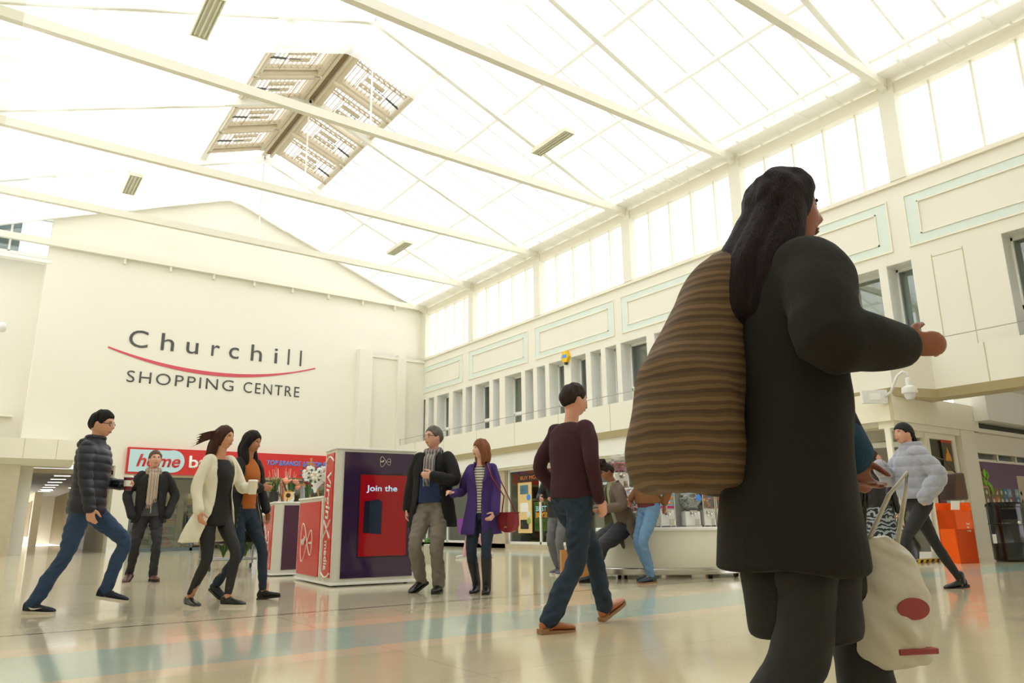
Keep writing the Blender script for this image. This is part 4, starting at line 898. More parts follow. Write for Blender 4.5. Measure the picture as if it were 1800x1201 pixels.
def box_machine(x, y, z, wd, label, kind):
    p = CC+Matrix.Rotation(CA, 3, 'Z') @ V((x, y, 0)); t = thing('sweet_machine', label, 'sweet machine', (p.x, p.y, z), CA, 'sweet machines on the cart'); h = wd/2
    MB().rbox(-h, h, -.10, .12, .015, .225, .008).build('base', mw, t); m = MB()
    for sx_ in (-h, h): 
        for yy in (-.10, .12): m.box(sx_-.007, sx_+.007, yy-.007, yy+.007, .0, .50)
    m.box(-h, h, -.10, .12, .225, .24); m.box(-h-.005, h+.005, -.105, .125, .50, .52); m.build('corner_frame', chrome, t); dispenser(t, -.10, h)
    if kind == 'poster':
        MB().box(-h+.01, h-.01, -.095, -.085, .24, .50).build('card', mat('card_blue', (120, 190, 215), .4), t); rr = random.Random(3)
        for ci, c in enumerate(((236, 196, 50), (230, 110, 120), (236, 130, 50), (240, 236, 220))):
            m = MB()
            for i in range(7): xx, zz = rr.uniform(-h+.03, h-.03), rr.uniform(.30, .47); m.prism([(xx+.018*math.cos(a), zz+.02*math.sin(a)) for a in np.linspace(0, 2*PI, 9)[:-1]], -.098-.0005*ci, -.095)
            m.build('printed_sweets', mat('print_%d' % ci, c, .5), t)
        MB().box(-h+.01, h-.01, -.0985, -.095, .245, .275).build('pink_band', mat('band_pink', (206, 40, 110), .5), t)
        MB().prism([(.05*math.cos(a)*(1 if k % 2 else .8), .455+.032*math.sin(a)*(1 if k % 2 else .8)) for k, a in enumerate(np.linspace(0, 2*PI, 17)[:-1])], -.1, -.097).build('badge', mat('badge_brown', (110, 60, 40), .5), t)
    else:
        rr = random.Random(x > .6); ms = [MB() for _ in range(5)]
        for i in range(90): ms[rr.randrange(5)].ball((rr.uniform(-h+.03, h-.03), rr.uniform(-.07, .08), .255+rr.random()*.2), .021, 1)
        for i in range(5): ms[i].build('bouncy_balls', sweets[i] if kind == 'balls' else sweets[(0, 4, 0, 4, 3)[i]], t, kind='stuff', smooth=True)
        MB().box(-h+.01, h-.01, -.097, -.095, .24, .50).build('pane', gl_, t)
    return t
box_machine(-.12, -.14, .645, .2, 'square sweet machine with a bright blue sweets picture card', 'poster')
box_machine(.46, -.12, .645, .16, 'square machine of blue and green bouncy balls right of the grey-ball globe', 'balls')
box_machine(.65, -.10, .645, .16, 'square machine of orange bouncy balls towards the cart end', 'orange')
box_machine(.83, -.06, .645, .15, 'last square machine of red balls at the cart right end', 'orange')
# brown paper bag and bench by the sitting woman
t = thing('paper_bag', 'brown paper carrier bag on the floor beside the sitting woman', 'paper bag', (6.72, 7.95, 0), -.5)
m = MB(); w0 = .19; m.add([(-w0, -.07, 0), (w0, -.07, 0), (w0, .07, 0), (-w0, .07, 0), (-w0, -.06, .36), (w0, -.06, .36), (w0, .06, .36), (-w0, .06, .36)], [(0, 3, 2, 1), (0, 1, 5, 4), (1, 2, 6, 5), (2, 3, 7, 6), (3, 0, 4, 7)]); pb = m.build('bag_body', mat('kraft_paper', (196, 138, 76), .7, bump=.2, bscale=20), t)
sm = pb.modifiers.new('s', 'SOLIDIFY'); sm.thickness = .004
# ---- orange leaflet stand
org = mat('orange_plastic', (236, 92, 10), .5, var=.04, spec=.25)
t = thing('leaflet_stand', 'bright orange leaflet stand reading Please take a copy', 'leaflet stand', (13.5, 6.02, 0), math.radians(-20)); t.scale = (.72, .8, 1)
m = MB(); m.prism([(-.17, 0), (.30, 0), (.30, 1.02), (.14, 1.02), (.14, .72), (-.17, .95)], -.26, .26, 'x')
m = MB(); m.add([], []); 
m.box(-.26, -.235, -.2, .25, .0, .86); m.box(.235, .26, -.2, .25, 0, .98); m.box(-.26, .26, .22, .25, 0, .98); m.box(-.235, .235, -.2, .22, 0, .55)
m.prism([(-.20, .0), (-.185, .0), (-.14, .84), (-.2, .84)], -.26, .26, 'x'); m.box(-.26, .0, -.19, .22, .55, .86); m.build('body', org, t)
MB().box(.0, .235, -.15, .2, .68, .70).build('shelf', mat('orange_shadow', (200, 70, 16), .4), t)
hd = MB(Matrix.Translation((-.13, -.14, .86)) @ Matrix.Rotation(.2, 4, 'X')).box(-.12, .12, -.006, .006, 0, .15).build('header_card', white, t); text('lettering', 'NEW', red, Matrix.Translation((-.19, -.155, .93)) @ Matrix.Rotation(.2, 4, 'X'), .035, .12, .002, parent=hd, bold=.01)
for i, s in enumerate(('Please', 'take', 'a copy')): text('lettering', s, white, T(.05, -.202, .62-i*.055), .03, None, .002, parent=t)
# ---- litter bin
t = thing('litter_bin', 'glossy black cylindrical litter bin by the purple window', 'litter bin', (14.60, 5.68, 0)); t.scale = (.9, .9, 1); bk = mat('bin_black', (14, 15, 16), .22, coat=.4)
MB().lathe([(.27, 0), (.31, .03), (.31, .30), (.315, .31), (.31, .32), (.31, .60), (.318, .61), (.318, .63), (.31, .64), (.31, .90), (.325, .91), (.325, .95), (.29, .985), (.05, .99)], 36).build('body', bk, t, smooth='auto')
R9 = Matrix.Rotation(math.radians(-60), 4, 'Z')
m = MB(R9); m.box(-.13, .13, -.322, -.29, .70, .86); m.build('opening', mat('bin_hole', (4, 4, 4), .9), t); MB(R9 @ Matrix.Translation((.15, -.29, .64)) @ Matrix.Rotation(PI/2, 4, 'X')).lathe([(.03, 0), (.03, .02), (.02, .025)], 14).build('lock', chrome, t, smooth='auto')
MB(R9).box(-.3, -.24, -.2, -.16, .3, .45).build('label_plate', white, t)
# ================================================================ PEOPLE: BUILDER
def voxel(mb, name, m, parent, vox=.009, smooth=3, wr=0, wk=9, quilt=None, aniso=(1, 1, 1), seed=1, label=None):
    """union of overlapping closed shapes as one continuous surface, then cloth folds pushed along the normals"""
    me = bpy.data.meshes.new('tmp'); me.from_pydata([tuple(p) for p in mb.v], [], mb.f)
    bm = bmesh.new(); bm.from_mesh(me); bmesh.ops.recalc_face_normals(bm, faces=bm.faces[:]); bm.to_mesh(me); bm.free()
    o = bpy.data.objects.new('tmp', me); COL.objects.link(o)
    r = o.modifiers.new('r', 'REMESH'); r.mode = 'VOXEL'; r.voxel_size = vox; r.adaptivity = 0
    if smooth: s = o.modifiers.new('s', 'SMOOTH'); s.iterations = smooth; s.factor = .5
    bpy.context.view_layer.update()
    out = bpy.data.meshes.new_from_object(o.evaluated_get(bpy.context.evaluated_depsgraph_get()))
    bpy.data.objects.remove(o); bpy.data.meshes.remove(me)
    n = len(out.vertices)
    if vox >= .008: wr *= 1.7
    if (wr or quilt) and n:
        co = np.empty(n*3); out.vertices.foreach_get('co', co); co = co.reshape(-1, 3)
        no = np.empty(n*3); out.vertices.foreach_get('normal', no); no = no.reshape(-1, 3)
        rs = np.random.RandomState(seed); d = np.zeros(n); q = co*np.array(aniso)
        wp = q+.03*np.sin(q[:, [1, 2, 0]]*11+seed)
        for i in range(9):
            k = rs.normal(size=3); k /= np.linalg.norm(k); f = wk*(1+.5*i)
            d += np.sin(wp @ k*f*1.6+rs.uniform(0, 6.28))/(1+.35*i)
        d = wr*(np.abs(d/2.2)**1.3*np.sign(d))
        if quilt: d += quilt[1]*(np.abs(np.sin(co[:, 2]*PI/quilt[0]+.25*np.sin(co[:, 1]*9)))**.5-.6)
        co += no*d[:, None]; out.vertices.foreach_set('co', co.ravel())
    out.polygons.foreach_set('use_smooth', [True]*len(out.polygons)); out.materials.clear(); out.materials.append(m); out.name = name; out.update()
    o = bpy.data.objects.new(name, out); COL.objects.link(o)
    if parent: o.parent = parent
    if label: o['label'] = label
    return o
def cr(pts, k=4):
    """Catmull-Rom resampling of (Vector..., radius) tuples"""
    P = [np.array(p, float) for p in pts]; P = [2*P[0]-P[1]]+P+[2*P[-1]-P[-2]]; out = []
    for i in range(1, len(P)-2):
        for j in range(k):
            t = j/k; a, b, c, d = P[i-1], P[i], P[i+1], P[i+2]
            out.append(.5*((2*b)+(-a+c)*t+(2*a-5*b+4*c-d)*t*t+(-a+3*b-3*c+d)*t**3))
    out.append(P[-2]); return out
def limb(m, pts, seg=14, k=3, flat=None):
    """pts: (Vector, radius); rounded ends; flat=(Vector axis, factor) squashes the section along axis"""
    q = cr([tuple(p)+(r,) for p, r in pts], k); c = [V(x[:3]) for x in q]; r = [float(x[3]) for x in q]
    a = (c[0]-c[1]).normalized(); b = (c[-1]-c[-2]).normalized(); cc = []; rr = []
    for t in (.95, .7, .35): cc.append(c[0]+a*r[0]*t); rr.append(r[0]*math.sqrt(1-t*t))
    cc += c; rr += r
    for t in (.35, .7, .95): cc.append(c[-1]+b*r[-1]*t); rr.append(r[-1]*math.sqrt(1-t*t))
    if flat is None: m.tube(cc, rr, seg); return
    ax, f = flat; ax = V(ax).normalized(); n = len(cc); vs = []; fs = []
    for i in range(n):
        t = (cc[min(i+1, n-1)]-cc[max(i-1, 0)]).normalized(); x = (ax-t*ax.dot(t)).normalized(); y = t.cross(x)
        for s in range(seg): g = 2*PI*s/seg; vs.append(cc[i]+(x*math.cos(g)*f+y*math.sin(g))*rr[i])
    for i in range(n-1):
        for s in range(seg): fs.append((i*seg+s, i*seg+(s+1) % seg, (i+1)*seg+(s+1) % seg, (i+1)*seg+s))
    fs += [tuple(range(seg-1, -1, -1)), tuple((n-1)*seg+s for s in range(seg))]; m.add(vs, fs)
def ik(a, t, l1, l2, hint):
    a = V(a); t = V(t); d = t-a; L = d.length; mx = (l1+l2)*.998
    if L > mx: d = d*(mx/L); t = a+d; L = mx
    x = (l1*l1-l2*l2+L*L)/(2*L); h = math.sqrt(max(0, l1*l1-x*x)); n = d.normalized(); hv = V(hint); hv = (hv-n*hv.dot(n)).normalized()
    return a+n*x+hv*h, t
class Person:
    def __init__(s, label, pos, heading, H=1.75, skin=(222, 172, 146), female=False, lean=0, twist=0, side=0, hip=None, feet=None, hands=None, head=(0, 0, 0), build=1.0, group=None):
        s.k = H/1.75; s.H = H; s.fem = female; s.build = build
        s.t = thing('person', label, 'person', (pos[0], pos[1], 0), math.radians(heading), group)
        k = s.k; s.hipz = (hip if hip is not None else .90)*k; s.lean = math.radians(lean); s.side = math.radians(side); s.twist = math.radians(twist)
        s.skin = mat('skin', skin, .45, var=.05, nscale=12, bump=.05, bscale=200); s.skin.node_tree.nodes['Principled BSDF'].inputs['Subsurface Weight'].default_value = .08
        s.skin.node_tree.nodes['Principled BSDF'].inputs['Subsurface Radius'].default_value = (.01, .004, .002)
        sw = (.155 if female else .178)*k*build; hw = .085*k
        s.U = Matrix.Translation((0, 0, s.hipz)) @ Matrix.Rotation(s.side, 4, 'X') @ Matrix.Rotation(s.lean, 4, 'Y') @ Matrix.Translation((0, 0, -s.hipz))
        s.UT = s.U @ Matrix.Rotation(s.twist, 4, 'Z')
        zoff = s.hipz-.90*k; s.zo = zoff
        s.sh = [s.UT @ V((0, sg*sw, 1.415*k+zoff)) for sg in (1, -1)]           # left, right
        s.hj = [V((0, sg*hw, s.hipz-.01)) for sg in (1, -1)]
        s.neck = s.UT @ V((.0, 0, 1.475*k+zoff)); s.headc = s.UT @ V((.025*k, 0, 1.635*k+zoff))
        s.HM = Matrix.Translation(s.headc) @ (Matrix.Rotation(math.radians(head[0]), 4, 'Z') @ Matrix.Rotation(s.lean*.3+math.radians(head[1]), 4, 'Y') @ Matrix.Rotation(math.radians(head[2]), 4, 'X')) @ Matrix.Scale(k*(.95 if female else 1), 4)
        # legs
        s.legs = []; s.feet = feet or [(0.0, .09, 0, 0), (0.0, -.09, 0, 0)]
        for i, f in enumerate(s.feet):
            fx, fy, fz, fp = f[:4]; yaw = f[4] if len(f) > 4 else (6 if i == 0 else -6)
            an = V((fx, fy, fz+.085*k)); kn, an = ik(s.hj[i], an, .43*k, .42*k, (1, (.1 if i == 0 else -.1), .0)); s.legs.append((s.hj[i], kn, an, fp, yaw))
        s.arms = []; hands = hands or [{}, {}]
        for i, h in enumerate(hands):
            sg = 1 if i == 0 else -1
            wr = V(h.get('at', (.06, sg*.26, .86)));
            if not h.get('abs'): wr = V((wr.x*k, wr.y*k, wr.z*k+zoff))
            el, wr = ik(s.sh[i], wr, .29*k, .255*k, h.get('hint', (-.6, sg*.5, -.4)))
            d = V(h['dir']).normalized() if 'dir' in h else (wr-el).normalized(); n = V(h.get('palm', (0, -sg, 0)))
            s.arms.append((s.sh[i], el, wr, d, n, h.get('curl', .35), sg, h.get('hide', False)))
    def head(s, d):
        dx, dy, dz = d; x = .098*dx; y = .0755*dy; z = .12*dz
        if dz < 0:
            t = -dz; y *= 1-.30*t**1.6; x = x*(1-.30*t) if dx < 0 else x*(1+.06*t)
        if dx < 0: x *= 1.06
        if dx > 0:
            g = lambda cy, cz, sy, sz: math.exp(-((y-cy)/sy)**2-((z-cz)/sz)**2)
            x += dx*(.020*g(0, -.022, .011, .014)+.012*g(0, -.004, .009, .022)-.011*(g(.031, .010, .017, .013)+g(-.031, .010, .017, .013))
                 +.004*g(0, .032, .045, .010)+.005*(g(0, -.052, .022, .006)+g(0, -.064, .020, .006))-.003*g(0, -.058, .022, .003)+.009*g(0, -.095, .022, .016)
                 +.004*(g(.045, -.02, .02, .02)+g(-.045, -.02, .02, .02)))
        return V((x, y, z))
    def sphere(s, fn, nu=56, nv=40):
        vs = []; fs = []
        for j in range(nv+1):
            th = PI*j/nv
            for i in range(nu):
                ph = 2*PI*i/nu; d = (math.sin(th)*math.cos(ph), math.sin(th)*math.sin(ph), math.cos(th)); vs.append(s.HM @ fn(d))
        for j in range(nv):
            for i in range(nu): fs.append((j*nu+i, (j+1)*nu+i, (j+1)*nu+(i+1) % nu, j*nu+(i+1) % nu))
        return vs, fs
    def hand(s, m, wr, d, n, curl, sg):
        k = s.k*(.92 if s.fem else 1); d = d.normalized(); n = (n-d*n.dot(d)).normalized(); w = n.cross(d).normalized()*sg   # w: towards the thumb
        limb(m, [(wr-d*.03*k, .024*k), (wr+d*.02*k, .027*k), (wr+d*.05*k, .036*k), (wr+d*.085*k, .037*k)], 14, 3, (n, .42))
        for q in range(4):
            b = wr+d*(.085-.004*abs(q-1))*k+w*(.027-.018*q)*k; L = (.072, .080, .074, .058)[q]*k; a = curl*(1+.12*q); r = (.0088, .009, .0088, .0078)[q]*k
            p = [(b-d*.02*k, r*1.05)]; c = b; dd = d
            for sgm in (.45, .32, .23):
                dd = (dd*math.cos(a)+n*math.sin(a)); dd.normalize(); nn = n*math.cos(a)-dd*math.sin(a); p.append((c, r)); c = c+dd*L*sgm
            p.append((c, r*.8)); limb(m, p, 8, 2)
        b = wr+d*.025*k+w*.026*k; t1 = (d*.65+w*.75+n*.25).normalized(); t2 = (d*.9+w*.25+n*(.3+curl*.6)).normalized()
        limb(m, [(b-t1*.01, .013*k), (b+t1*.035*k, .012*k), (b+t1*.035*k+t2*.03*k, .0105*k), (b+t1*.035*k+t2*.055*k, .008*k)], 8, 2)
    def body(s, hair=(60, 44, 34), brow=True):
        m = MB(); k = s.k; zo = s.zo; U = s.UT; bw = s.build
        def ring_loft(prof):
            vs = []; fs = []; seg = 20
            for z, rx, ry, cx in prof:
                for i in range(seg): a = 2*PI*i/seg; vs.append(U @ V((cx*k+rx*k*math.cos(a), ry*k*math.sin(a)*bw, z*k+zo)))
            n = len(prof)
            for j in range(n-1):
                for i in range(seg): fs.append((j*seg+i, j*seg+(i+1) % seg, (j+1)*seg+(i+1) % seg, (j+1)*seg+i))
            fs += [tuple(range(seg-1, -1, -1)), tuple((n-1)*seg+i for i in range(seg))]; m.add(vs, fs)
        ring_loft([(.80, .05, .08, 0), (.88, .085, .13, 0), (1.0, .075, .115, 0), (1.1, .075, .105, 0), (1.25, .09, .13, 0), (1.36, .08, .132, 0), (1.41, .055, .10, -.005), (1.46, .045, .06, -.005), (1.49, .02, .03, 0)])
        nk = s.neck; limb(m, [(nk-V((0.01, 0, .06*k)), .062*k), (nk+V((0, 0, .02)), .052*k), (s.headc-V((.015, 0, .05))*k, .054*k), (s.headc, .045*k)], 16)
        vs, fs = s.sphere(s.head); m.add(vs, fs)
        for sg in (1, -1): m.ball((0, 0, 0), 1, 2) if False else None
        em = MB(s.HM)
        for sg in (1, -1): em.ball((-.004, sg*.0745, .0), 1, 2, (.017, .009, .031))
        m.add(em.v, em.f)
        for hj, kn, an, fp, yaw in s.legs: limb(m, [(hj, .075*k), (hj.lerp(kn, .5), .062*k), (kn, .045*k), (kn.lerp(an, .35), .045*k), (an, .033*k)], 12); limb(m, [(an, .033*k), (an-V((0, 0, .04*k)), .033*k)], 10)
        for sh, el, wr, d, n, curl, sg, hide in s.arms:
            limb(m, [(sh-V((0, sg*.03, .02)), .044*k), (sh.lerp(el, .4), .042*k), (el, .036*k), (el.lerp(wr, .3), .036*k), (wr, .025*k)], 12)
            if not hide: s.hand(m, wr, d, n, curl, sg)
            else: limb(m, [(wr, .025*k), (wr+d*.08*k, .03*k)], 10)
        o = voxel(m, 'body', s.skin, s.t, .0062, 2)
        # face
        e = MB(s.HM)
        for sg in (1, -1): e.ball((.0745, sg*.031, .010), .0125, 2)
        e.build('eyes', mat('eye_white', (222, 214, 206), .25), s.t, smooth=True)
        e = MB(s.HM)
        for sg in (1, -1): e.ball((.0835, sg*.031, .0095), .0052, 1)
        e.build('irises', mat('iris_dark', (44, 32, 26), .2), s.t, smooth=True)
        e = MB(s.HM)
        for sg in (1, -1):
            e.tube([(.088, sg*.012, .028), (.092, sg*.026, .033), (.080, sg*.047, .029)], [.0028, .0036, .002], 6)
            e.tube([(.0845, sg*.018, .013), (.0875, sg*.030, .0195), (.078, sg*.045, .013)], [.0015, .002, .0015], 5)
        e.build('eyebrows', mat('brow_hair', tuple(int(c*.8) for c in hair), .8), s.t, smooth=True)
        e = MB(s.HM); sk = s.skin; e.tube([(.080, .024, -.058), (.0935, .011, -.054), (.0945, 0, -.055), (.0935, -.011, -.054), (.080, -.024, -.058)], [.0015, .004, .0035, .004, .0015], 6)
        e.tube([(.080, .022, -.0595), (.0925, .009, -.063), (.0925, -.009, -.063), (.080, -.022, -.0595)], [.0015, .0045, .0045, .0015], 6)
        c = s.skinrgb if hasattr(s, 'skinrgb') else (186, 108, 98); e.build('lips', mat('lips', c, .4), s.t, smooth=True)
        return o
    def hair(s, rgb, style='short', thick=.013, seed=1, tail=None, name='hair', vol=1):
        hm = mat('hair', rgb, .6, var=.5, nscale=10, bump=.9, bscale=45, stretch=(5, 5, .5), spec=.18)
        if style == 'short': lim = [(0, .50), (.55, .50), (.9, .30), (1.25, -.02), (1.5, .05), (1.75, .12), (2.0, -.35), (3.15, -.52)]
        elif style == 'long': lim = [(0, .56), (.35, .52), (.75, .28), (1.0, .0), (1.2, -.4), (1.5, -.75), (3.15, -.8)]
        elif style == 'fringe': lim = [(0, .30), (.5, .32), (.75, .1), (.95, -.2), (1.2, -.6), (1.5, -.8), (3.15, -.8)]
        elif style == 'cap': lim = [(0, .36), (.8, .30), (1.3, .1), (1.8, -.05), (3.15, -.35)]
        def fn(d):
            az = abs(math.atan2(d[1], d[0])); L = np.interp(az, [a for a, _ in lim], [b for _, b in lim]); p = s.head((d[0], d[1], d[2])) if d[0] < .3 else V((.098*d[0], .0755*d[1], .12*d[2]))
            u = V(d); e = max(-1, min(1, (d[2]-L)/.10)); th = thick*(.35+.65*min(1, max(0, (d[2]-L)/.5)))*vol+.004 if e > 0 else -.02
            nz = noise.noise(V((d[0]*4+seed, d[1]*4, d[2]*2)))*.006*(thick/.013) if e > 0 else 0
            if e > 0 and e < 1: th = -.004+(th+.004)*e
            return p+u*(th+nz)
        m = MB(); vs, fs = s.sphere(fn, 64, 48); m.add(vs, fs)
        if tail: tail(m, s)
        return voxel(m, name, hm, s.t, .0062, 2, wr=.0015 if thick < .03 else .003, wk=30, aniso=(1.5, 1.5, .4), seed=seed)
    def legs_(s, m_, top=1.03, w=(.092, .082, .062, .060, .054), hem=.0, wr=.004, name='trousers', belt=True, end=None):
        m = MB(); k = s.k; zo = s.zo; bw = s.build; seg = 22; vs = []; fs = []
        prof = [(.80, .06, .10), (.84, .105, .155), (.90, .118, .168), (.97, .112, .158), (top, .104, .148)]
        for z, rx, ry in prof:
            for i in range(seg): a = 2*PI*i/seg; p = V((rx*k*math.cos(a)*bw, ry*k*math.sin(a)*bw, z*k+zo)); vs.append(s.U @ p if z > .9 else p)
        n = len(prof)
        for j in range(n-1):
            for i in range(seg): fs.append((j*seg+i, j*seg+(i+1) % seg, (j+1)*seg+(i+1) % seg, (j+1)*seg+i))
        fs += [tuple(range(seg-1, -1, -1)), tuple((n-1)*seg+i for i in range(seg))]; m.add(vs, fs)
        for hj, kn, an, fp, yaw in s.legs:
            e = kn.lerp(an, 1-hem if end is None else end); limb(m, [(hj+V((0, 0, .0)), w[0]*k), (hj.lerp(kn, .5), w[1]*k), (kn, w[2]*k), (kn.lerp(an, .4), w[3]*k), (e, w[4]*k)], 16)
        return voxel(m, name, m_, s.t, .0085, 2, wr=wr, wk=12, aniso=(1, 1, 1.6), seed=3)
    def shoes(s, m_, sole, kind='shoe', size=1.0, sock=None):
        k = s.k*size*(.97 if s.fem else 1.04)
        for i, (hj, kn, an, fp, yaw) in enumerate(s.legs):
            R = Matrix.Translation(an) @ Matrix.Rotation(math.radians(yaw), 4, 'Z') @ Matrix.Rotation(math.radians(fp), 4, 'Y') @ Matrix.Scale(k, 4)
            m = MB(R); z0 = -.085*s.k/k
            sec = [(-.062, .020, .050), (-.055, .030, .062), (-.02, .034, .085), (.02, .036, .078), (.06, .040, .058), (.11, .046, .046), (.155, .044, .038), (.185, .034, .028), (.198, .016, .018)]
            if kind in ('boot', 'chelsea', 'trainer'): sec[1] = (-.055, .033, .080)
            vs = []; fs = []; seg = 16
            for x, hw, h in sec:
                for j in range(seg):
                    a = 2*PI*j/seg; c, sn = math.cos(a), math.sin(a); vs.append((x, hw*c, z0+.018+h/2+(h/2)*sn if sn > 0 else z0+.018+h/2*(1+max(sn, -1)*1)))
            n = len(sec)
            for a_ in range(n-1):
                for j in range(seg): fs.append((a_*seg+j, a_*seg+(j+1) % seg, (a_+1)*seg+(j+1) % seg, (a_+1)*seg+j))
            fs += [tuple(range(seg-1, -1, -1)), tuple((n-1)*seg+j for j in range(seg))]; m.add(vs, fs)
            if kind in ('boot', 'chelsea', 'knee'):
                hgt = {'boot': .10, 'chelsea': .09, 'knee': .02}[kind]; limb(m, [(V((-.012, 0, -.03)), .040), (V((-.012, 0, hgt-.04)), .042)], 14)
            else: limb(m, [(V((-.012, 0, -.04)), .036), (V((-.014, 0, -.012)), .037)], 14)
            if kind == 'knee':
                q = MB(); l0 = an; up = kn.lerp(an, .18); limb(q, [(up, .062*s.k), (kn.lerp(an, .45), .060*s.k), (an+V((0, 0, .03)), .050*s.k), (an-V((0, 0, .05)), .048*s.k)], 16); m.v += q.v; m.f += [tuple(a+len(m.v)-len(q.v) for a in f) for f in q.f]
            nm = 'boot' if kind in ('boot', 'chelsea', 'knee') else 'shoe'
            so = voxel(m, nm, m_, s.t, .006, 2)
            b = MB(R); out = [(-.066, .018), (-.06, .030), (-.02, .035), (.03, .036), (.09, .045), (.15, .044), (.185, .032), (.200, .012)]
            pts = [(x, y) for x, y in out]+[(x, -y) for x, y in out[::-1]]
            th = .020 if kind != 'trainer' else .024
            b.prism(pts, z0, z0+th, 'z')
            if nm == 'boot' or kind == 'dress': b.prism([(-.072, .03), (-.02, .034), (-.02, -.034), (-.072, -.03)], z0-.0, z0+.03, 'z')
            b.build('sole', sole, so)
            if kind in ('trainer', 'boot', 'shoe', 'laced'):
                l = MB(R)
                for j in range(4): x = .035+j*.022; l.tube([(x, -.018, z0+.087-.012*j), (x+.006, 0, z0+.094-.012*j), (x, .018, z0+.087-.012*j)], .0026, 5)
                l.build('laces', mat('laces', (60, 56, 52) if kind != 'laced' else (210, 196, 150), .8), so)
    def shell(s, m, prof, thick=.014, seg=40, bend=True, sway=(0, 0)):
        """garment body: prof rows (z, depth, width, forward shift, half-opening in degrees); open rows leave the front apart"""
        k = s.k; zo = s.zo; n = len(prof); openf = any(r[4] > 0 for r in prof); vs = []; fs = []
        q = [np.array(r) for r in cr([tuple(r) for r in prof], 3)]
        for z, rx, ry, cx, g in q:
            g = math.radians(max(g, 0.6)) if openf else 0
            for lay in (0, 1):
                for i in range(seg+1):
                    a = g+(2*PI-2*g)*i/seg; t = thick if lay else 0
                    low = max(0, (.95-z)); p = V(((cx+(rx-t)*math.cos(a))*k+low*sway[0], (ry-t)*math.sin(a)*k*s.build+low*sway[1], z*k+zo)); vs.append(s.UT @ p if z > .90 else p)
        W = 2*(seg+1); N = len(q)
        for j in range(N-1):
            for i in range(seg):
                a = j*W+i; fs.append((a, a+1, a+W+1, a+W)); b = j*W+(seg+1)+i; fs.append((b, b+W, b+W+1, b+1))
            if openf or True:
                a = j*W; b = j*W+seg+1; fs.append((a, a+W, b+W, b)); a = j*W+seg; b = j*W+2*seg+1; fs.append((a, b, b+W, a+W))
        for j, fl in ((0, 1), (N-1, 0)):
            for i in range(seg): a = j*W+i; b = a+seg+1; fs.append((a, b, b+1, a+1))
        m.add(vs, fs)
    def solid(s, m, prof, seg=32, sway=(0, 0)):
        k = s.k; zo = s.zo; q = cr([tuple(r) for r in prof], 3); vs = []; fs = []; n = len(q)
        for z, rx, ry, cx in q:
            low = max(0, (.95-z))
            for i in range(seg): a = 2*PI*i/seg; p = V(((cx+rx*math.cos(a))*k+low*sway[0], ry*math.sin(a)*k*s.build+low*sway[1], z*k+zo)); vs.append(s.UT @ p if z > .90 else p)
        for j in range(n-1):
            for i in range(seg): fs.append((j*seg+i, j*seg+(i+1) % seg, (j+1)*seg+(i+1) % seg, (j+1)*seg+i))
        fs += [tuple(range(seg-1, -1, -1)), tuple((n-1)*seg+i for i in range(seg))]; m.add(vs, fs)
    def sleeves(s, m, r=(.075, .066, .058, .054, .046), which=(0, 1), stop=1.0, start=0):
        k = s.k
        for i in which:
            sh, el, wr, d, n, curl, sg, hide = s.arms[i]; e = el.lerp(wr, stop)
            limb(m, [(sh-V((0, sg*.035*k, .01*k)), r[0]*k), (sh.lerp(el, .45), r[1]*k), (el, r[2]*k), (el.lerp(e, .5), r[3]*k), (e, r[4]*k)], 16)
    def collar(s, m, r=.075, h=.06, th=.016, lean=.02, gap=40):
        k = s.k; z0 = 1.43; pr = [(z0, r+.03, r+.04, -.005, gap*.6), (z0+h*.6, r+.005, r+.005, -.012, gap), (z0+h, r+.012, r+.014, -.014, gap)]; s.shell(m, pr, th, 28)
    def scarf(s, m_, ends=((.12, .05, .34), (.11, -.01, .30)), wrap=2, r=.085, w=.033):
        m = MB(s.UT); k = s.k; zc = 1.485*k+s.zo
        for q in range(wrap):
            pts = []
            for i in range(25): a = 2*PI*i/24; pts.append((V(((r+.006*math.sin(3*a+q))*k*math.cos(a)+.01, (r)*k*math.sin(a), zc-.02*k+.035*k*(q-.4)-.022*math.cos(a)*k)), w*k*(1+.12*math.sin(5*a+q))))
            c = [p for p, _ in pts[:-1]]; n = len(c); vs = []; fs = []; seg = 10
            for i in range(n):
                t = (c[(i+1) % n]-c[i-1]).normalized(); x = V((0, 0, 1)); x = (x-t*x.dot(t)).normalized(); y = t.cross(x)
                for j in range(seg): a = 2*PI*j/seg; vs.append(c[i]+(x*math.cos(a)*1.1+y*math.sin(a)*.7)*pts[i][1])
            for i in range(n):
                for j in range(seg): fs.append((i*seg+j, i*seg+(j+1) % seg, ((i+1) % n)*seg+(j+1) % seg, ((i+1) % n)*seg+j))
            m.add(vs, fs)
        for x, y, L in ends: limb(m, [(V((.085*k, y*.5, zc-.03*k)), .035*k), (V((x*k, y, zc-.10*k)), .042*k), (V((x*k+.01, y, zc-L*k)), .046*k)], 14, 3, (V((1, 0, 0)), .3))
        o = voxel(m, 'scarf', m_, s.t, .007, 1, wr=.003, wk=30)
        f = MB(s.UT)
        for x, y, L in ends:
            for i in range(9): yy = y-.036+.009*i; f.tube([(x*k+.01, yy, zc-L*k-.03*k), (x*k+.012, yy+.004, zc-L*k-.085*k)], .003, 4)
        f.build('fringe', m_, o, kind='stuff'); return o
    def glasses(s):
        m = MB(s.HM)
        for sg in (1, -1):
            c = V((.094, sg*.031, .008)); m.tube([c+V((-.003*abs(math.cos(a)), .021*math.cos(a)*1, .014*math.sin(a))) for a in np.linspace(0, 2*PI, 17)], .0022, 6, caps=False)
            m.tube([(.093, sg*.052, .014), (.05, sg*.073, .012), (-.005, sg*.079, .008)], .0024, 6)
        m.tube([(.096, .010, .012), (.096, -.010, .012)], .002, 6); m.build('glasses', black, s.t, smooth=True)
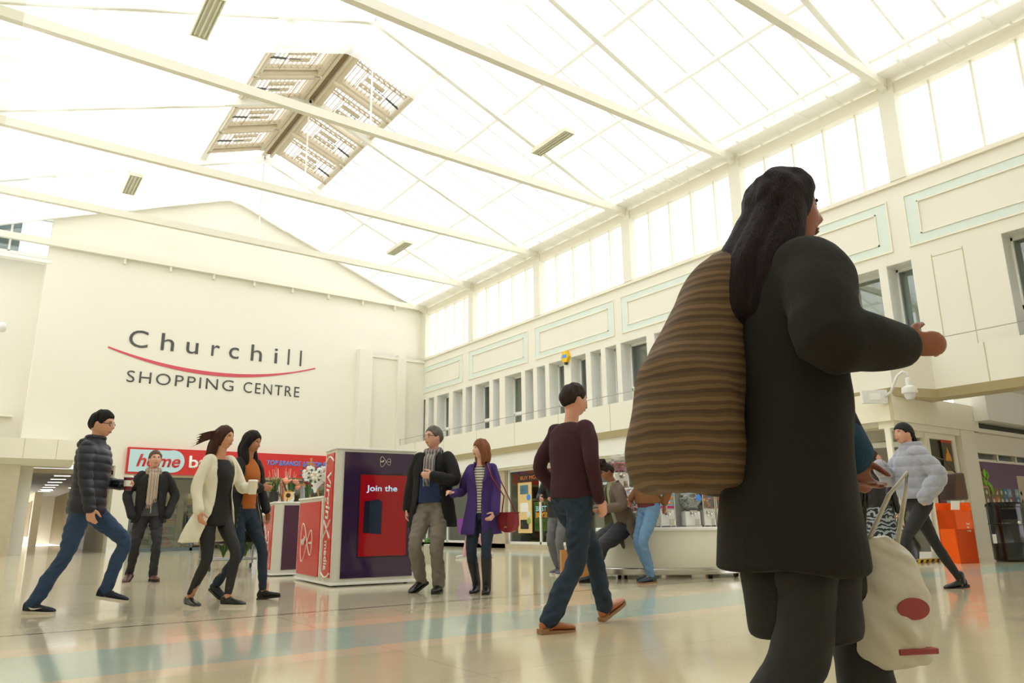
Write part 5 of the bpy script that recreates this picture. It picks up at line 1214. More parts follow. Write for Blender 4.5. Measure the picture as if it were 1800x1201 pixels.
    def w(s, p):
        """local point to world"""
        return s.t.matrix_basis @ V(p) if False else (Matrix.Translation(s.t.location) @ Matrix.Rotation(s.t.rotation_euler.z, 4, 'Z')) @ V(p)
def cup(p, rz, r, h, m_, lid, label, sleeve=None, tilt=0):
    t = thing('coffee_cup', label, 'cup', p, rz); MB().lathe([(r*.78, 0), (r*.8, .004), (r, h)], 20).build('cup_body', m_, t, smooth='auto')
    MB().lathe([(r*1.06, h-.004), (r*1.06, h+.006), (r*.95, h+.01), (r*.9, h+.014)], 20).build('lid', lid, t, smooth='auto')
    if sleeve: MB().lathe([(r*.87, h*.3), (r*.97, h*.75), (r*.93, h*.75), (r*.85, h*.3)], 20).build('sleeve', sleeve, t, smooth='auto')
    return t
# ================================================================ PEOPLE: THE FIGURES
jean = mat('denim_blue', (44, 66, 98), .85, var=.22, nscale=9, bump=.15, bscale=200); jean_d = mat('denim_dark', (30, 44, 60), .85, var=.2, nscale=9, bump=.15, bscale=200); jean_l = mat('denim_light', (104, 140, 178), .85, var=.25, nscale=7, bump=.15, bscale=200)
blk = mat('black_cloth', (26, 26, 27), .85, bump=.2, bscale=120, var=.1); legg = mat('black_leggings', (34, 34, 36), .75); ltr = mat('black_leather', (24, 24, 25), .3, bump=.25, bscale=30)
solew = mat('sole_white', (212, 204, 190), .6); soled = mat('sole_dark', (34, 28, 24), .6); soletan = mat('sole_tan', (150, 110, 74), .6)
JK = [(1.455, .07, .085, -.01), (1.43, .10, .15, -.005), (1.38, .125, .19, 0), (1.28, .14, .205, .005), (1.15, .135, .19, .005), (1.0, .14, .19, .005), (.90, .145, .195, .005), (.84, .14, .19, .005)]
# 1 ---- man in navy puffer with cup, far left
P = Person('man in navy puffer jacket and blue jeans striding right, holding a coffee cup', (.83, 7.77), -30, 1.78, (214, 158, 130), lean=2, hip=.88,
           feet=[(.22, .09, .09, 10), (-.30, -.09, 0, 2)], hands=[dict(at=(.21, .16, 1.10), hint=(-.3, .4, -1), dir=(1, -.1, .1), palm=(0, -1, 0), curl=.6), dict(at=(.14, -.24, .86), dir=(.25, 0, -1), palm=(0, 1, 0), curl=.5)], head=(-4, 6, 0))
P.body((30, 26, 24)); P.hair((30, 26, 24), 'short', .018); P.glasses()
m = MB(); P.solid(m, JK); P.sleeves(m); P.solid(m, [(1.43, .10, .13, -.01), (1.47, .088, .10, -.012), (1.52, .086, .09, -.01), (1.53, .07, .075, -.01)]); limb(m, [(P.UT @ V((-.08, .07, 1.47*P.k+P.zo)), .035), (P.UT @ V((-.115, 0, 1.44*P.k+P.zo)), .045), (P.UT @ V((-.08, -.07, 1.47*P.k+P.zo)), .035)])
voxel(m, 'puffer_jacket', mat('navy_puffer', (24, 28, 42), .5, var=.1), P.t, .009, 2, wr=.003, quilt=(.075, .010))
P.legs_(jean, wr=.005); P.shoes(mat('navy_suede', (22, 28, 44), .8), solew, 'trainer')
sw = MB()
hj, kn, an, fp, yaw = P.legs[1]; R = Matrix.Translation(an) @ Matrix.Rotation(math.radians(yaw), 4, 'Z') @ Matrix.Rotation(math.radians(fp), 4, 'Y')
sw = MB(R); z0 = -.085*P.k; sw.prism([(.00, z0+.060), (.025, z0+.040), (.05, z0+.040), (.12, z0+.058), (.045, z0+.052), (.022, z0+.055)], -.0485, -.042); sw.build('side_mark', solew, P.t)
wr = P.arms[0][2]; d = P.arms[0][3]; c = P.w(wr+d*.085+V((0, -.045, -.06))); cup(c, 0, .04, .12, mat('cup_maroon', (110, 24, 44), .5), white, 'maroon and white takeaway cup carried by the man at far left', sleeve=white)
# 2 ---- man in black coat, striped scarf, hands in pockets
P = Person('man in black coat and beige striped scarf walking forward, hands in pockets', (2.03, 11.6), -95, 1.79, (214, 160, 134), lean=-2, hip=.885,
           feet=[(.16, .11, 0, -2, 12), (-.10, -.16, .03, 18, -20)], hands=[dict(at=(.10, .24, .93), hide=True, hint=(-.5, .8, -.2)), dict(at=(.10, -.24, .93), hide=True, hint=(-.5, -.8, -.2))], head=(6, -4, 0))
P.body((52, 42, 36)); P.hair((104, 82, 66), 'short', .014)
m = MB(); P.shell(m, [(1.455, .075, .10, -.01, 35), (1.40, .13, .18, 0, 24), (1.28, .14, .205, .005, 22), (1.12, .138, .195, .005, 22), (.98, .148, .20, .005, 28), (.84, .155, .22, .0, 38), (.78, .16, .225, 0, 42)], .02); P.sleeves(m, (.078, .068, .062, .058, .054), stop=1.25); P.collar(m, .082, .07, .02, gap=50)
voxel(m, 'coat', mat('black_coat', (30, 30, 31), .9, bump=.2), P.t, .008, 2, wr=.005)
m = MB(); P.solid(m, [(1.44, .075, .09, 0), (1.38, .105, .16, 0), (1.2, .12, .175, .005), (1.0, .122, .165, .01), (.88, .13, .17, .01), (.86, .12, .16, .01)]); voxel(m, 'hooded_top', mat('charcoal_knit', (66, 68, 72), .9, bump=.3), P.t, .009, 2, wr=.003)
m = MB(P.UT); m.tube([(.128*P.k, .0, 1.36*P.k+P.zo), (.137*P.k, .0, 1.1*P.k+P.zo), (.146*P.k, 0, .9*P.k+P.zo)], .005, 6); m.build('zip', mat('zip_pale', (190, 190, 184), .4), P.t)
P.scarf(stripes('scarf_beige', [(196, 180, 158), (70, 58, 52), (214, 204, 190), (150, 100, 84), (206, 194, 172), (96, 84, 76)], 26, 1), ends=((.155, -.03, .44), (.15, .02, .36)))
P.legs_(mat('black_denim', (38, 38, 42), .85, var=.25), w=(.09, .08, .06, .058, .055), wr=.006); P.shoes(mat('brown_leather', (92, 54, 42), .4), soled, 'boot')
# 3 ---- woman in cream coat
P = Person('woman in open cream coat and black leggings walking right with a coffee cup', (1.86, 7.40), -62, 1.66, (206, 146, 112), True, lean=1, hip=.885,
           feet=[(.16, .08, .0, 0, 12), (-.17, -.06, .0, 2, -15)], hands=[dict(at=(.30, .12, 1.14), hint=(-.2, .6, -1), dir=(1, .2, .05), palm=(0, -1, 0), curl=.65), dict(at=(.08, -.27, .90), dir=(.5, 0, -1), palm=(0, 1, 0))], head=(14, 2, 0))
P.body((60, 38, 30))
def tail3(m, s):
    M = s.HM
    for q, (y, x0) in enumerate(((-.06, -.02), (-.03, -.07), (0.0, -.085), (.03, -.07), (.06, -.02))):
        limb(m, [(M @ V((x0*.8, y, .05)), .034), (M @ V((x0-.035, y*1.15, -.06)), .040), (M @ V((x0-.055, y*1.1, -.16)), .038), (M @ V((x0-.075-.02*q, y*.9-.02, -.27)), .022)], 10)
    for a in range(5): limb(m, [(M @ V((-.05, -.05+.01*a, .07-.01*a)), .014), (M @ V((-.13, -.11, .05-.02*a)), .009), (M @ V((-.22-.01*a, -.17, .01-.03*a)), .004)], 6)
P.hair((74, 46, 36), 'long', .018, tail=tail3)
m = MB(); P.shell(m, [(1.445, .085, .11, -.015, 52), (1.40, .12, .165, -.005, 40), (1.28, .138, .185, 0, 36), (1.12, .128, .165, 0, 36), (1.02, .138, .172, 0, 40), (.86, .175, .22, -.01, 46), (.70, .215, .27, -.02, 50), (.62, .225, .285, -.02, 52)], .016, sway=(-.12, -.06)); P.sleeves(m, (.068, .060, .055, .052, .050), stop=.92)
voxel(m, 'coat', mat('cream_wool', (226, 220, 200), .95, bump=.2, var=.04), P.t, .008, 2, wr=.005); 
m = MB(); P.solid(m, [(1.42, .07, .09, 0), (1.36, .10, .13, .01), (1.26, .128, .14, .02), (1.1, .108, .13, .008), (.95, .118, .15, .0), (.80, .125, .165, 0), (.77, .12, .16, 0)]); voxel(m, 'top', blk, P.t, .009, 2, wr=.003)
P.legs_(legg, w=(.085, .072, .052, .050, .036), hem=.10, wr=.002, name='leggings'); P.shoes(ltr, solew, 'trainer', 1.05)
wr = P.arms[0][2]; d = P.arms[0][3]; c = P.w(wr+d*.085+V((0, -.045, -.07))); cup(c, 0, .043, .12, mat('cup_cream', (228, 218, 196), .5), white, 'cream takeaway cup held by the woman in the cream coat')
# 4 ---- woman in orange top and black coat
P = Person('dark-haired woman in orange top and open black coat beside the cream coat', (2.28, 7.98), -58, 1.70, (182, 122, 90), True, lean=2, hip=.885,
           feet=[(.26, .08, .0, -6, 10), (-.22, -.06, .06, 22, -12)], hands=[dict(at=(.10, .26, .90), dir=(.3, 0, -1)), dict(at=(.26, -.04, 1.14), hint=(-.2, -.8, -1), dir=(.6, .8, 0), palm=(-.8, .6, 0), curl=.5)], head=(10, 14, 0))
P.body((30, 24, 22))
def tail4(m, s):
    M = s.HM
    for y, x0 in ((-.065, .0), (-.04, -.06), (0.0, -.08), (.04, -.06), (.065, .0)):
        limb(m, [(M @ V((x0*.8, y, .04)), .034), (M @ V((x0-.01, y*1.3, -.08)), .042), (M @ V((x0+.04, y*1.4, -.19)), .044), (M @ V((x0+.06, y*1.2, -.28)), .026)], 10)
P.hair((34, 27, 25), 'long', .020, tail=tail4, seed=4)
m = MB(); P.shell(m, [(1.445, .085, .11, -.015, 55), (1.40, .125, .17, -.005, 46), (1.28, .14, .19, 0, 42), (1.12, .135, .175, 0, 44), (1.0, .145, .185, 0, 48), (.86, .175, .23, 0, 52), (.68, .205, .27, 0, 56), (.58, .215, .29, 0, 58)], .014, sway=(-.05, .10)); P.sleeves(m, (.07, .062, .056, .052, .050), stop=.93)
voxel(m, 'coat', blk, P.t, .008, 2, wr=.005)
m = MB(); P.shell(m, [(1.25, .128, .178, 0, 42), (1.12, .120, .160, 0, 44), (1.0, .130, .170, 0, 48), (.86, .160, .215, 0, 52), (.70, .188, .25, 0, 56)], .012, sway=(-.05, .10)); voxel(m, 'coat_lining', mat('lining_grey', (176, 172, 168), .5, var=.15), P.t, .008, 1, wr=.004)
m = MB(); P.solid(m, [(1.46, .06, .065, 0), (1.42, .08, .10, 0), (1.36, .105, .135, .01), (1.26, .128, .145, .02), (1.1, .112, .135, .008), (.98, .118, .145, .0), (.93, .12, .15, 0)]); voxel(m, 'jumper', mat('rust_orange', (176, 98, 34), .9, bump=.3), P.t, .009, 2, wr=.003)
P.legs_(jean_d, w=(.085, .074, .055, .052, .042), hem=.06); P.shoes(blk, soled, 'shoe')
# 5 ---- man of the couple
P = Person('man in black wool coat, navy jumper and grey trousers, linking arms with a woman', (4.16, 7.33), -138, 1.80, (216, 164, 142), lean=-1, hip=.885, build=1.08,
           feet=[(.05, .10, .0, 0, 4), (-.02, -.13, .045, 20, -22)], hands=[dict(at=(.30, .10, 1.20), hint=(-.4, 1, -1), dir=(.6, -.8, .1), palm=(-.7, -.5, 0), curl=.95), dict(at=(.02, -.28, .88), dir=(.1, 0, -1))], head=(-34, -2, 0))
P.body((90, 86, 82)); P.hair((104, 98, 92), 'short', .015, seed=6); P.glasses()
m = MB(); P.shell(m, [(1.45, .08, .105, -.01, 42), (1.40, .13, .185, 0, 34), (1.28, .15, .215, .005, 30), (1.12, .15, .205, .01, 32), (.98, .158, .212, .01, 36), (.82, .17, .24, .0, 40), (.68, .18, .26, -.01, 42)], .022, sway=(-.12, -.06)); P.sleeves(m, (.082, .074, .068, .064, .058), stop=.96); P.collar(m, .088, .07, .022, gap=60)
for sg in (1, -1): limb(m, [(P.UT @ V((.08, sg*.085, 1.45*P.k+P.zo)), .032), (P.UT @ V((.14, sg*.115, 1.36*P.k+P.zo)), .046), (P.UT @ V((.165, sg*.09, 1.22*P.k+P.zo)), .02)], 12, 3, (V((1, 0, 0)), .35))
c_ = voxel(m, 'coat', mat('black_wool', (25, 25, 25), .95, bump=.2), P.t, .008, 2, wr=.004)
b = MB(P.UT)
for z in (1.08, .98): b.ball((.13*P.k, .135*P.k, z*P.k+P.zo), .012, 2, (.5, 1, 1))
b.build('buttons', black, c_, smooth=True)
m = MB(); P.solid(m, [(1.45, .07, .08, 0), (1.38, .11, .16, 0), (1.2, .132, .178, .01), (1.04, .142, .178, .014), (.96, .14, .175, .01), (.93, .135, .17, .01)]); voxel(m, 'jumper', mat('navy_knit', (38, 50, 88), .92, bump=.3), P.t, .009, 2, wr=.003)
P.scarf(stripes('scarf_grey', [(150, 152, 158), (40, 42, 48), (206, 206, 200), (70, 80, 96), (150, 120, 100), (34, 36, 42)], 30, 1), ends=((.165, -.02, .30), (.16, .03, .24)))
P.legs_(mat('grey_trousers', (122, 114, 104), .9, var=.12), w=(.10, .092, .074, .070, .062), wr=.007); P.shoes(ltr, soled, 'dress')
E5 = P
# 6 ---- woman in purple coat
P = Person('smiling woman in purple coat and striped top with knee-high black boots', (4.50, 6.86), -136, 1.63, (226, 178, 156), True, lean=0, hip=.885,
           feet=[(.06, .07, .0, 0, 6), (-.10, -.08, .0, 4, -4)], hands=[dict(at=(.16, .20, .86), hint=(-.8, .8, -.2), dir=(.5, -.5, -.6), palm=(-.3, -1, 0), curl=.4), dict(at=(.16, -.30, 1.12), hint=(-.6, -.3, -1), dir=(.9, -.5, .3), palm=(0, .3, -1), curl=.6)], head=(-52, -2, 0))
P.body((120, 74, 50))
def tail6(m, s):
    M = s.HM
    for y, x0 in ((-.07, .01), (-.05, -.05), (-.02, -.075), (.02, -.075), (.05, -.05), (.07, .01)):
        limb(m, [(M @ V((x0*.8, y, .05)), .032), (M @ V((x0-.012, y*1.22, -.05)), .036), (M @ V((x0-.012, y*1.25, -.13)), .032), (M @ V((x0+.0, y*1.15, -.185)), .014)], 10)
P.hair((134, 82, 56), 'fringe', .018, tail=tail6, seed=8)
m = MB(); P.shell(m, [(1.45, .085, .11, -.012, 45), (1.40, .12, .165, 0, 26), (1.28, .138, .185, .005, 15), (1.12, .128, .168, .005, 9), (1.0, .138, .178, .0, 8), (.86, .16, .21, -.005, 9), (.70, .185, .24, -.01, 12), (.66, .19, .245, -.01, 13)], .018); P.sleeves(m, (.07, .064, .058, .055, .052), stop=.93); P.collar(m, .085, .065, .018, gap=55)
for sg in (1, -1): limb(m, [(P.UT @ V((.07, sg*.085, 1.45*P.k+P.zo)), .028), (P.UT @ V((.125, sg*.10, 1.36*P.k+P.zo)), .042), (P.UT @ V((.15, sg*.05, 1.24*P.k+P.zo)), .016)], 12, 3, (V((1, 0, 0)), .35))
c_ = voxel(m, 'coat', mat('purple_wool', (64, 44, 108), .92, bump=.2), P.t, .008, 2, wr=.004)
b = MB(P.UT)
for z in (1.15, 1.03, .93): b.ball((.135*P.k, .035*P.k, z*P.k+P.zo), .011, 2, (.5, 1, 1))
b.build('buttons', mat('button_purple', (40, 26, 66), .4), c_, smooth=True)
b = MB(P.UT); b.tube([(.135*P.k, .085*P.k, 1.36*P.k+P.zo), (.14*P.k, .08*P.k, 1.31*P.k+P.zo)], [.008, .004], 6); b.build('brooch', mat('brooch_gold', (200, 150, 90), .3, metal=1), c_, smooth=True)
m = MB(); P.solid(m, [(1.44, .065, .075, 0), (1.38, .095, .12, 0), (1.28, .122, .135, .012), (1.1, .112, .13, .006), (.95, .122, .15, .0), (.90, .12, .15, 0)]); voxel(m, 'striped_top', stripes('breton', [(206, 200, 184), (206, 200, 184), (58, 54, 56)], 34, 2), P.t, .009, 2)
P.legs_(jean_d, w=(.086, .076, .058, .056, .05), wr=.003, end=.55); P.shoes(ltr, soled, 'knee')
# her crossbody bag
bagred = mat('bag_red', (132, 28, 36), .4, var=.05); bp_ = P.w((.06, .315, .62))
t = thing('shoulder_bag', 'dark red leather saddle bag on a thin strap at the purple coat', 'handbag', bp_, P.t.rotation_euler.z+PI/2-.5)
m = MB(); pr = [(-.11, .20), (-.115, .08), (-.09, .02), (-.04, 0), (.04, 0), (.09, .02), (.115, .08), (.11, .20)]; m.prism(pr, -.04, .04); bb = m.build('bag_body', bagred, t)
bv = bb.modifiers.new('b', 'BEVEL'); bv.width = .012; bv.segments = 3
m = MB(); m.prism([(-.113, .206), (-.118, .08), (-.09, .03), (-.04, .012), (.04, .012), (.09, .03), (.118, .08), (.113, .206)], -.052, -.040); m.prism([(-.113, .198), (-.113, .21), (.113, .21), (.113, .198)], -.05, .042); fl_ = m.build('flap', bagred, t); MB().box(-.012, .012, -.056, -.05, .015, .205).build('strap_tab', mat('bag_red_dark', (104, 20, 28), .4), t); MB().box(-.018, .018, -.06, -.054, .05, .062).build('clasp', mat('brass', (206, 176, 110), .25, metal=1), t)
sh_ = P.w(P.sh[0]+V((.06, -.075, .06))); iv = (Matrix.Translation(t.location) @ Matrix.Rotation(t.rotation_euler.z, 4, 'Z')).inverted(); f_ = P.w(V((.16, .13, 1.08*P.k))); b_ = P.w(V((-.10, .20, 1.15*P.k)))
m = MB(); m.tube([V((-.10, 0, .19)), iv @ P.w(V((.10, .27, 1.0))), iv @ P.w(V((.155, .145, 1.2))), iv @ P.w(V((.13, .10, 1.33))), iv @ sh_, iv @ P.w(V((-.12, .13, 1.30))), iv @ P.w(V((-.13, .25, 1.05))), V((.10, 0, .19))], .007, 6); m.build('strap', bagred, t, smooth=True)
# 7 ---- distant shopper in pink trousers
P = Person('distant shopper in maroon jacket and pale pink trousers behind the couple', (9.15, 14.1), 150, 1.62, (206, 160, 130), True, lean=4, hip=.87, feet=[(.30, .07, 0, -4), (-.28, -.07, .02, 14)], head=(0, 5, 0))
P.body((90, 70, 50)); P.hair((120, 90, 60), 'long', .016)
m = MB(); P.solid(m, JK[:-2]+[(.90, .14, .185, 0)]); P.sleeves(m); voxel(m, 'jacket', mat('maroon_jacket', (104, 44, 66), .8), P.t, .010, 2, wr=.004)
P.legs_(mat('pink_trousers', (206, 160, 164), .85), wr=.003); P.shoes(mat('pale_trainers', (200, 200, 196), .6), solew, 'trainer')
t = thing('carrier_bag', 'bright purple carrier bag held by the distant shopper', 'bag', P.w((.26, .22, .52)), math.radians(150)); m = MB(); m.add([(-.17, -.05, 0), (.17, -.05, 0), (.17, .05, 0), (-.17, .05, 0), (-.19, -.03, .34), (.19, -.03, .32), (.19, .03, .32), (-.19, .03, .34)], [(0, 3, 2, 1), (4, 5, 6, 7), (0, 1, 5, 4), (1, 2, 6, 5), (2, 3, 7, 6), (3, 0, 4, 7)]); m.build('bag_body', mat('bag_purple', (128, 58, 150), .6, var=.1), t); MB().tube([(-.06, 0, .32), (0, 0, .46), (.06, 0, .32)], .008, 6).build('handle', mat('bag_purple2', (110, 46, 130), .6), t)
# 8 ---- man in burgundy jumper from behind
P = Person('man in burgundy jumper and dark jeans seen from behind, striding right in tan shoes', (3.50, 4.16), 2, 1.75, (214, 156, 130), lean=3, hip=.865, build=1.0,
           feet=[(.36, .07, .03, -24, 4), (-.30, -.08, 0, 2, -8)], hands=[dict(at=(.06, .20, .94), dir=(.3, 0, -1)), dict(at=(.06, -.23, .90), dir=(.45, 0, -1), palm=(0, 1, 0), curl=.5)], head=(-10, 4, 0))
P.body((44, 34, 30)); P.hair((50, 38, 32), 'short', .015, seed=11)
m = MB(); P.solid(m, [(1.46, .07, .08, -.01), (1.43, .095, .14, -.005), (1.38, .118, .182, 0), (1.28, .134, .20, .0), (1.12, .130, .185, .005), (1.0, .134, .182, .005), (.93, .136, .18, .005), (.905, .128, .172, .005)]); P.sleeves(m, (.07, .062, .055, .05, .042), stop=.97)
voxel(m, 'jumper', mat('burgundy_knit', (58, 24, 34), .95, bump=.25), P.t, .009, 2, wr=.004)
P.legs_(mat('denim_navy', (32, 46, 62), .88, var=.2, nscale=9, bump=.15, bscale=200), w=(.098, .088, .070, .068, .066), wr=.006); P.shoes(mat('tan_leather', (164, 96, 52), .4, var=.1), soletan, 'dress', 1.0)
# 9 ---- woman seated on the cart edge
P = Person('young woman in long grey-brown coat sitting against the cart, looking down', (6.80, 7.03), 158, 1.66, (150, 98, 72), True, lean=16, hip=.72,
           feet=[(.50, .10, 0, 0, 8), (.42, -.09, 0, 0, -8)], hands=[dict(at=(.36, .16, 1.10), hint=(-.3, .7, -1), dir=(1, 0, -.2), palm=(0, -1, 0), curl=.5), dict(at=(.38, -.12, 1.12), hint=(-.3, -.7, -1), dir=(1, .1, -.2), palm=(0, 1, 0), curl=.5)], head=(0, 22, 0))
P.skinrgb = (150, 84, 76); P.body((38, 28, 24))
def tail9(m, s):
    M = s.HM; rr = random.Random(2)
    for i in range(40): a = rr.uniform(0, 6.28); q = rr.uniform(0, .065); m.ball(M @ V((.02+q*math.cos(a), q*math.sin(a), .135+rr.uniform(0, .06)-q*.3)), .026, 1)
    for i in range(6): limb(m, [(M @ V((.085, -.04+.016*i, .09)), .010), (M @ V((.112, -.045+.018*i, .05)), .006), (M @ V((.108, -.05+.02*i, .01)), .003)], 6)
P.hair((46, 34, 28), 'short', .014, tail=tail9, seed=13)
m = MB(); P.shell(m, [(1.455, .08, .10, -.012, 45), (1.40, .125, .17, 0, 32), (1.28, .145, .195, .005, 26), (1.12, .145, .188, .005, 26), (.98, .155, .20, -.01, 30), (.84, .20, .235, -.03, 60), (.66, .22, .25, -.06, 80), (.50, .20, .24, -.09, 95)], .018); P.sleeves(m, (.078, .072, .066, .062, .056), stop=.95); P.collar(m, .085, .06, .02, gap=50)
c_ = voxel(m, 'coat', mat('taupe_suede', (104, 90, 76), .92, bump=.2, var=.1), P.t, .008, 2, wr=.006)
m = MB(); P.solid(m, [(1.50, .058, .062, 0), (1.44, .075, .09, 0), (1.38, .10, .13, 0), (1.2, .12, .15, .008), (1.0, .122, .15, .01), (.88, .125, .155, .01)]); voxel(m, 'jumper', mat('sage_knit', (150, 152, 124), .9), P.t, .009, 2, wr=.003)
m = MB(); 
for i in (0, 1):
    hj, kn, an, fp, yaw = P.legs[i]; limb(m, [(hj, .115*P.k), (hj.lerp(kn, .6), .115*P.k), (kn, .095*P.k), (kn.lerp(an, .35), .08*P.k)], 16)
P.solid(m, [(1.0, .10, .14, 0), (.92, .13, .17, 0), (.84, .13, .17, .0)]); voxel(m, 'dark_quilted_skirt', mat('navy_quilt', (34, 36, 44), .6), P.t, .010, 2, wr=.004, quilt=(.05, .004))
P.shoes(blk, soled, 'shoe')
# 10 ---- person in grey jeans behind
P = Person('person in dark jacket, grey jeans and grey trainers half hidden behind the burgundy jumper', (7.02, 8.60), 200, 1.72, (200, 150, 120), lean=6, hip=.88, feet=[(.10, .08, 0, 0), (-.06, -.08, 0, 0)], hands=[dict(at=(.3, .15, 1.1), hint=(-.3, .7, -1)), dict(at=(.3, -.15, 1.1), hint=(-.3, -.7, -1))], head=(0, 20, 0))
P.body((40, 34, 30)); P.hair((44, 36, 32), 'short', .014)
m = MB(); P.solid(m, JK); P.sleeves(m); voxel(m, 'jacket', mat('dark_jacket', (38, 40, 48), .7), P.t, .010, 2, wr=.004)
P.legs_(mat('grey_denim', (110, 112, 116), .85, var=.2), wr=.006); P.shoes(mat('grey_trainer', (84, 88, 96), .7), solew, 'trainer')
# 11 ---- light jeans and brown jacket at the cart
P = Person('person in brown jacket, light blue jeans and boat shoes standing at the cart', (6.83, 6.62), 170, 1.74, (208, 154, 124), lean=2, hip=.89,
           feet=[(.10, .10, 0, 0, 10), (-.05, -.10, 0, 0, -5)], hands=[dict(at=(-.13, .15, .96), hint=(-1, .8, 0), dir=(-.35, -.5, -.8), palm=(1, 0, 0), curl=.25), dict(at=(.12, -.22, 1.0), hint=(-.5, -.5, -.6))], head=(10, 10, 0))
P.body((60, 46, 34)); P.hair((66, 50, 38), 'short', .015)
m = MB(); P.solid(m, JK[:-2]+[(.95, .135, .185, 0)]); P.sleeves(m); voxel(m, 'jacket', mat('brown_suede', (128, 84, 50), .85, var=.12), P.t, .009, 2, wr=.006)
m = MB(); P.solid(m, [(1.1, .12, .16, 0), (.93, .122, .165, 0), (.90, .12, .16, 0)]); voxel(m, 'shirt_hem', mat('maroon_shirt', (104, 40, 50), .85), P.t, .010, 2)
P.legs_(jean_l, w=(.09, .078, .060, .056, .046), hem=.06, wr=.005); P.shoes(mat('navy_boat_shoe', (44, 52, 68), .5), soletan, 'laced')
# 12 ---- zebra skirt woman from behind
P = Person('long-haired woman in black leather jacket and zebra-print skirt, back turned', (10.15, 5.50), 42, 1.66, (206, 158, 130), True, lean=0, hip=.885, feet=[(.06, .08, 0, 0), (-.06, -.08, 0, 0)], hands=[dict(), dict(at=(.05, -.27, .84), dir=(.1, 0, -1), curl=.8)], head=(0, 0, 0))
P.body((50, 36, 28))
def tail12(m, s):
    M = s.HM
    for y, x0 in ((-.065, -.0), (-.045, -.06), (-.015, -.08), (.015, -.08), (.045, -.06), (.065, -.0)):
        limb(m, [(M @ V((x0*.8, y, .05)), .034), (M @ V((x0-.02, y*1.25, -.08)), .042), (M @ V((x0-.03, y*1.3, -.22)), .042), (M @ V((x0-.03, y*1.2, -.36)), .02)], 10)
P.hair((56, 40, 32), 'long', .020, tail=tail12, seed=15)
m = MB(); P.solid(m, [(a, b_*.95, c*.9, d) for a, b_, c, d in JK[:-2]]+[(.93, .135, .18, 0)]); P.sleeves(m, (.068, .06, .055, .05, .045), stop=.96); voxel(m, 'leather_jacket', ltr, P.t, .009, 2, wr=.006)
zeb = stripes('zebra', [(150, 156, 160), (28, 32, 36)], 16, 2, noise_amt=3.2); m = MB(); P.solid(m, [(1.0, .11, .14, 0), (.92, .135, .17, 0), (.75, .15, .19, 0), (.55, .17, .21, 0), (.42, .18, .225, 0), (.40, .17, .215, 0)]); voxel(m, 'zebra_skirt', zeb, P.t, .010, 2, wr=.004)
P.shoes(ltr, soled, 'chelsea')
wr = P.arms[1][2]; c = P.w(wr+V((0, 0, -.66)))
t = thing('handbag', 'large black handbag with long handles hanging low from the leather-jacket woman', 'handbag', c, math.radians(-40)); m = MB(); m.lathe([(.10, 0), (.19, .03), (.20, .12), (.15, .28), (.08, .36)], 24, sx=1, sy=.5); m.build('bag_body', ltr, t, smooth='auto'); m = MB(); m.tube([(-.07, 0, .33), (-.02, 0, .52), (.0, 0, .62), (.02, 0, .52), (.07, 0, .33)], .009, 6); m.tube([(-.05, .05, .33), (.0, .03, .62), (.05, .05, .33)], .009, 6); m.build('handles', ltr, t, smooth=True); MB().tube([(-.12, -.03, .3), (0, -.05, .33), (.12, -.03, .3)], .006, 6).build('metal_trim', mat('gold_trim', (196, 170, 130), .3, metal=1), t)
# 13 ---- woman in grey fur jacket
P = Person('woman in grey padded fur jacket, black leggings and headband walking left', (8.24, 4.02), 148, 1.77, (212, 158, 132), True, lean=3, hip=.865,
           feet=[(.28, .06, 0, 0, 0), (-.36, -.05, .0, 6, 0)], hands=[dict(at=(.08, .27, .97), hint=(-.7, .4, -.2), dir=(.5, 0, -1), hide=True), dict(at=(.33, -.06, 1.27), hint=(-.2, -.6, -1), dir=(.1, .05, 1), palm=(1, .3, 0), curl=.12)], head=(6, -2, 0))
P.body((40, 30, 26))
def tail13(m, s):
    M = s.HM; limb(m, [(M @ V((-.09, 0, .02)), .03), (M @ V((-.115, 0, -.08)), .035), (M @ V((-.12, 0, -.20)), .032), (M @ V((-.10, 0, -.3)), .015)], 10)
P.hair((28, 24, 24), 'short', .008, tail=tail13, seed=17)
def cap(P):
    m = MB(); 
    def fn(d):
        az = abs(math.atan2(d[1], d[0])); L = np.interp(az, [0, .9, 1.6, 3.15], [.42, .36, .05, -.25]); return V((.098*d[0]*(1.06 if d[0] < 0 else 1), .0755*d[1], .12*d[2]))+V(d)*(.018 if d[2] > L else -.03)
    vs, fs = P.sphere(fn, 56, 40); m.add(vs, fs); return voxel(m, 'headband', mat('headband_black', (22, 22, 24), .8), P.t, .0065, 2)
cap(P)
m = MB(); P.solid(m, [(1.47, .085, .10, -.01), (1.43, .12, .17, -.005), (1.36, .15, .215, 0), (1.24, .17, .235, 0), (1.12, .175, .23, 0), (1.0, .175, .225, 0), (.95, .16, .21, 0)]); P.sleeves(m, (.095, .09, .088, .085, .075), stop=1.1); P.solid(m, [(1.44, .12, .14, -.02), (1.50, .12, .13, -.03), (1.54, .10, .11, -.03)])
voxel(m, 'fur_jacket', mat('grey_fur', (158, 160, 172), .95, var=.16, nscale=18, bump=.6, bscale=60, sheen=.4), P.t, .009, 2, wr=.004, quilt=(.115, .014))
P.legs_(legg, w=(.086, .075, .054, .050, .036), wr=.002, name='leggings', hem=.03); P.shoes(ltr, soled, 'chelsea')
t = thing('shoulder_bag', 'brown leather tote slung behind the woman in the grey fur jacket', 'handbag', P.w((-.33, .10, .90)), math.radians(148)); m = MB(); m.add([(-.08, -.13, 0), (.08, -.13, 0), (.08, .13, 0), (-.08, .13, 0), (-.05, -.16, .28), (.05, -.16, .28), (.05, .16, .28), (-.05, .16, .28)], [(0, 3, 2, 1), (4, 5, 6, 7), (0, 1, 5, 4), (1, 2, 6, 5), (2, 3, 7, 6), (3, 0, 4, 7)])
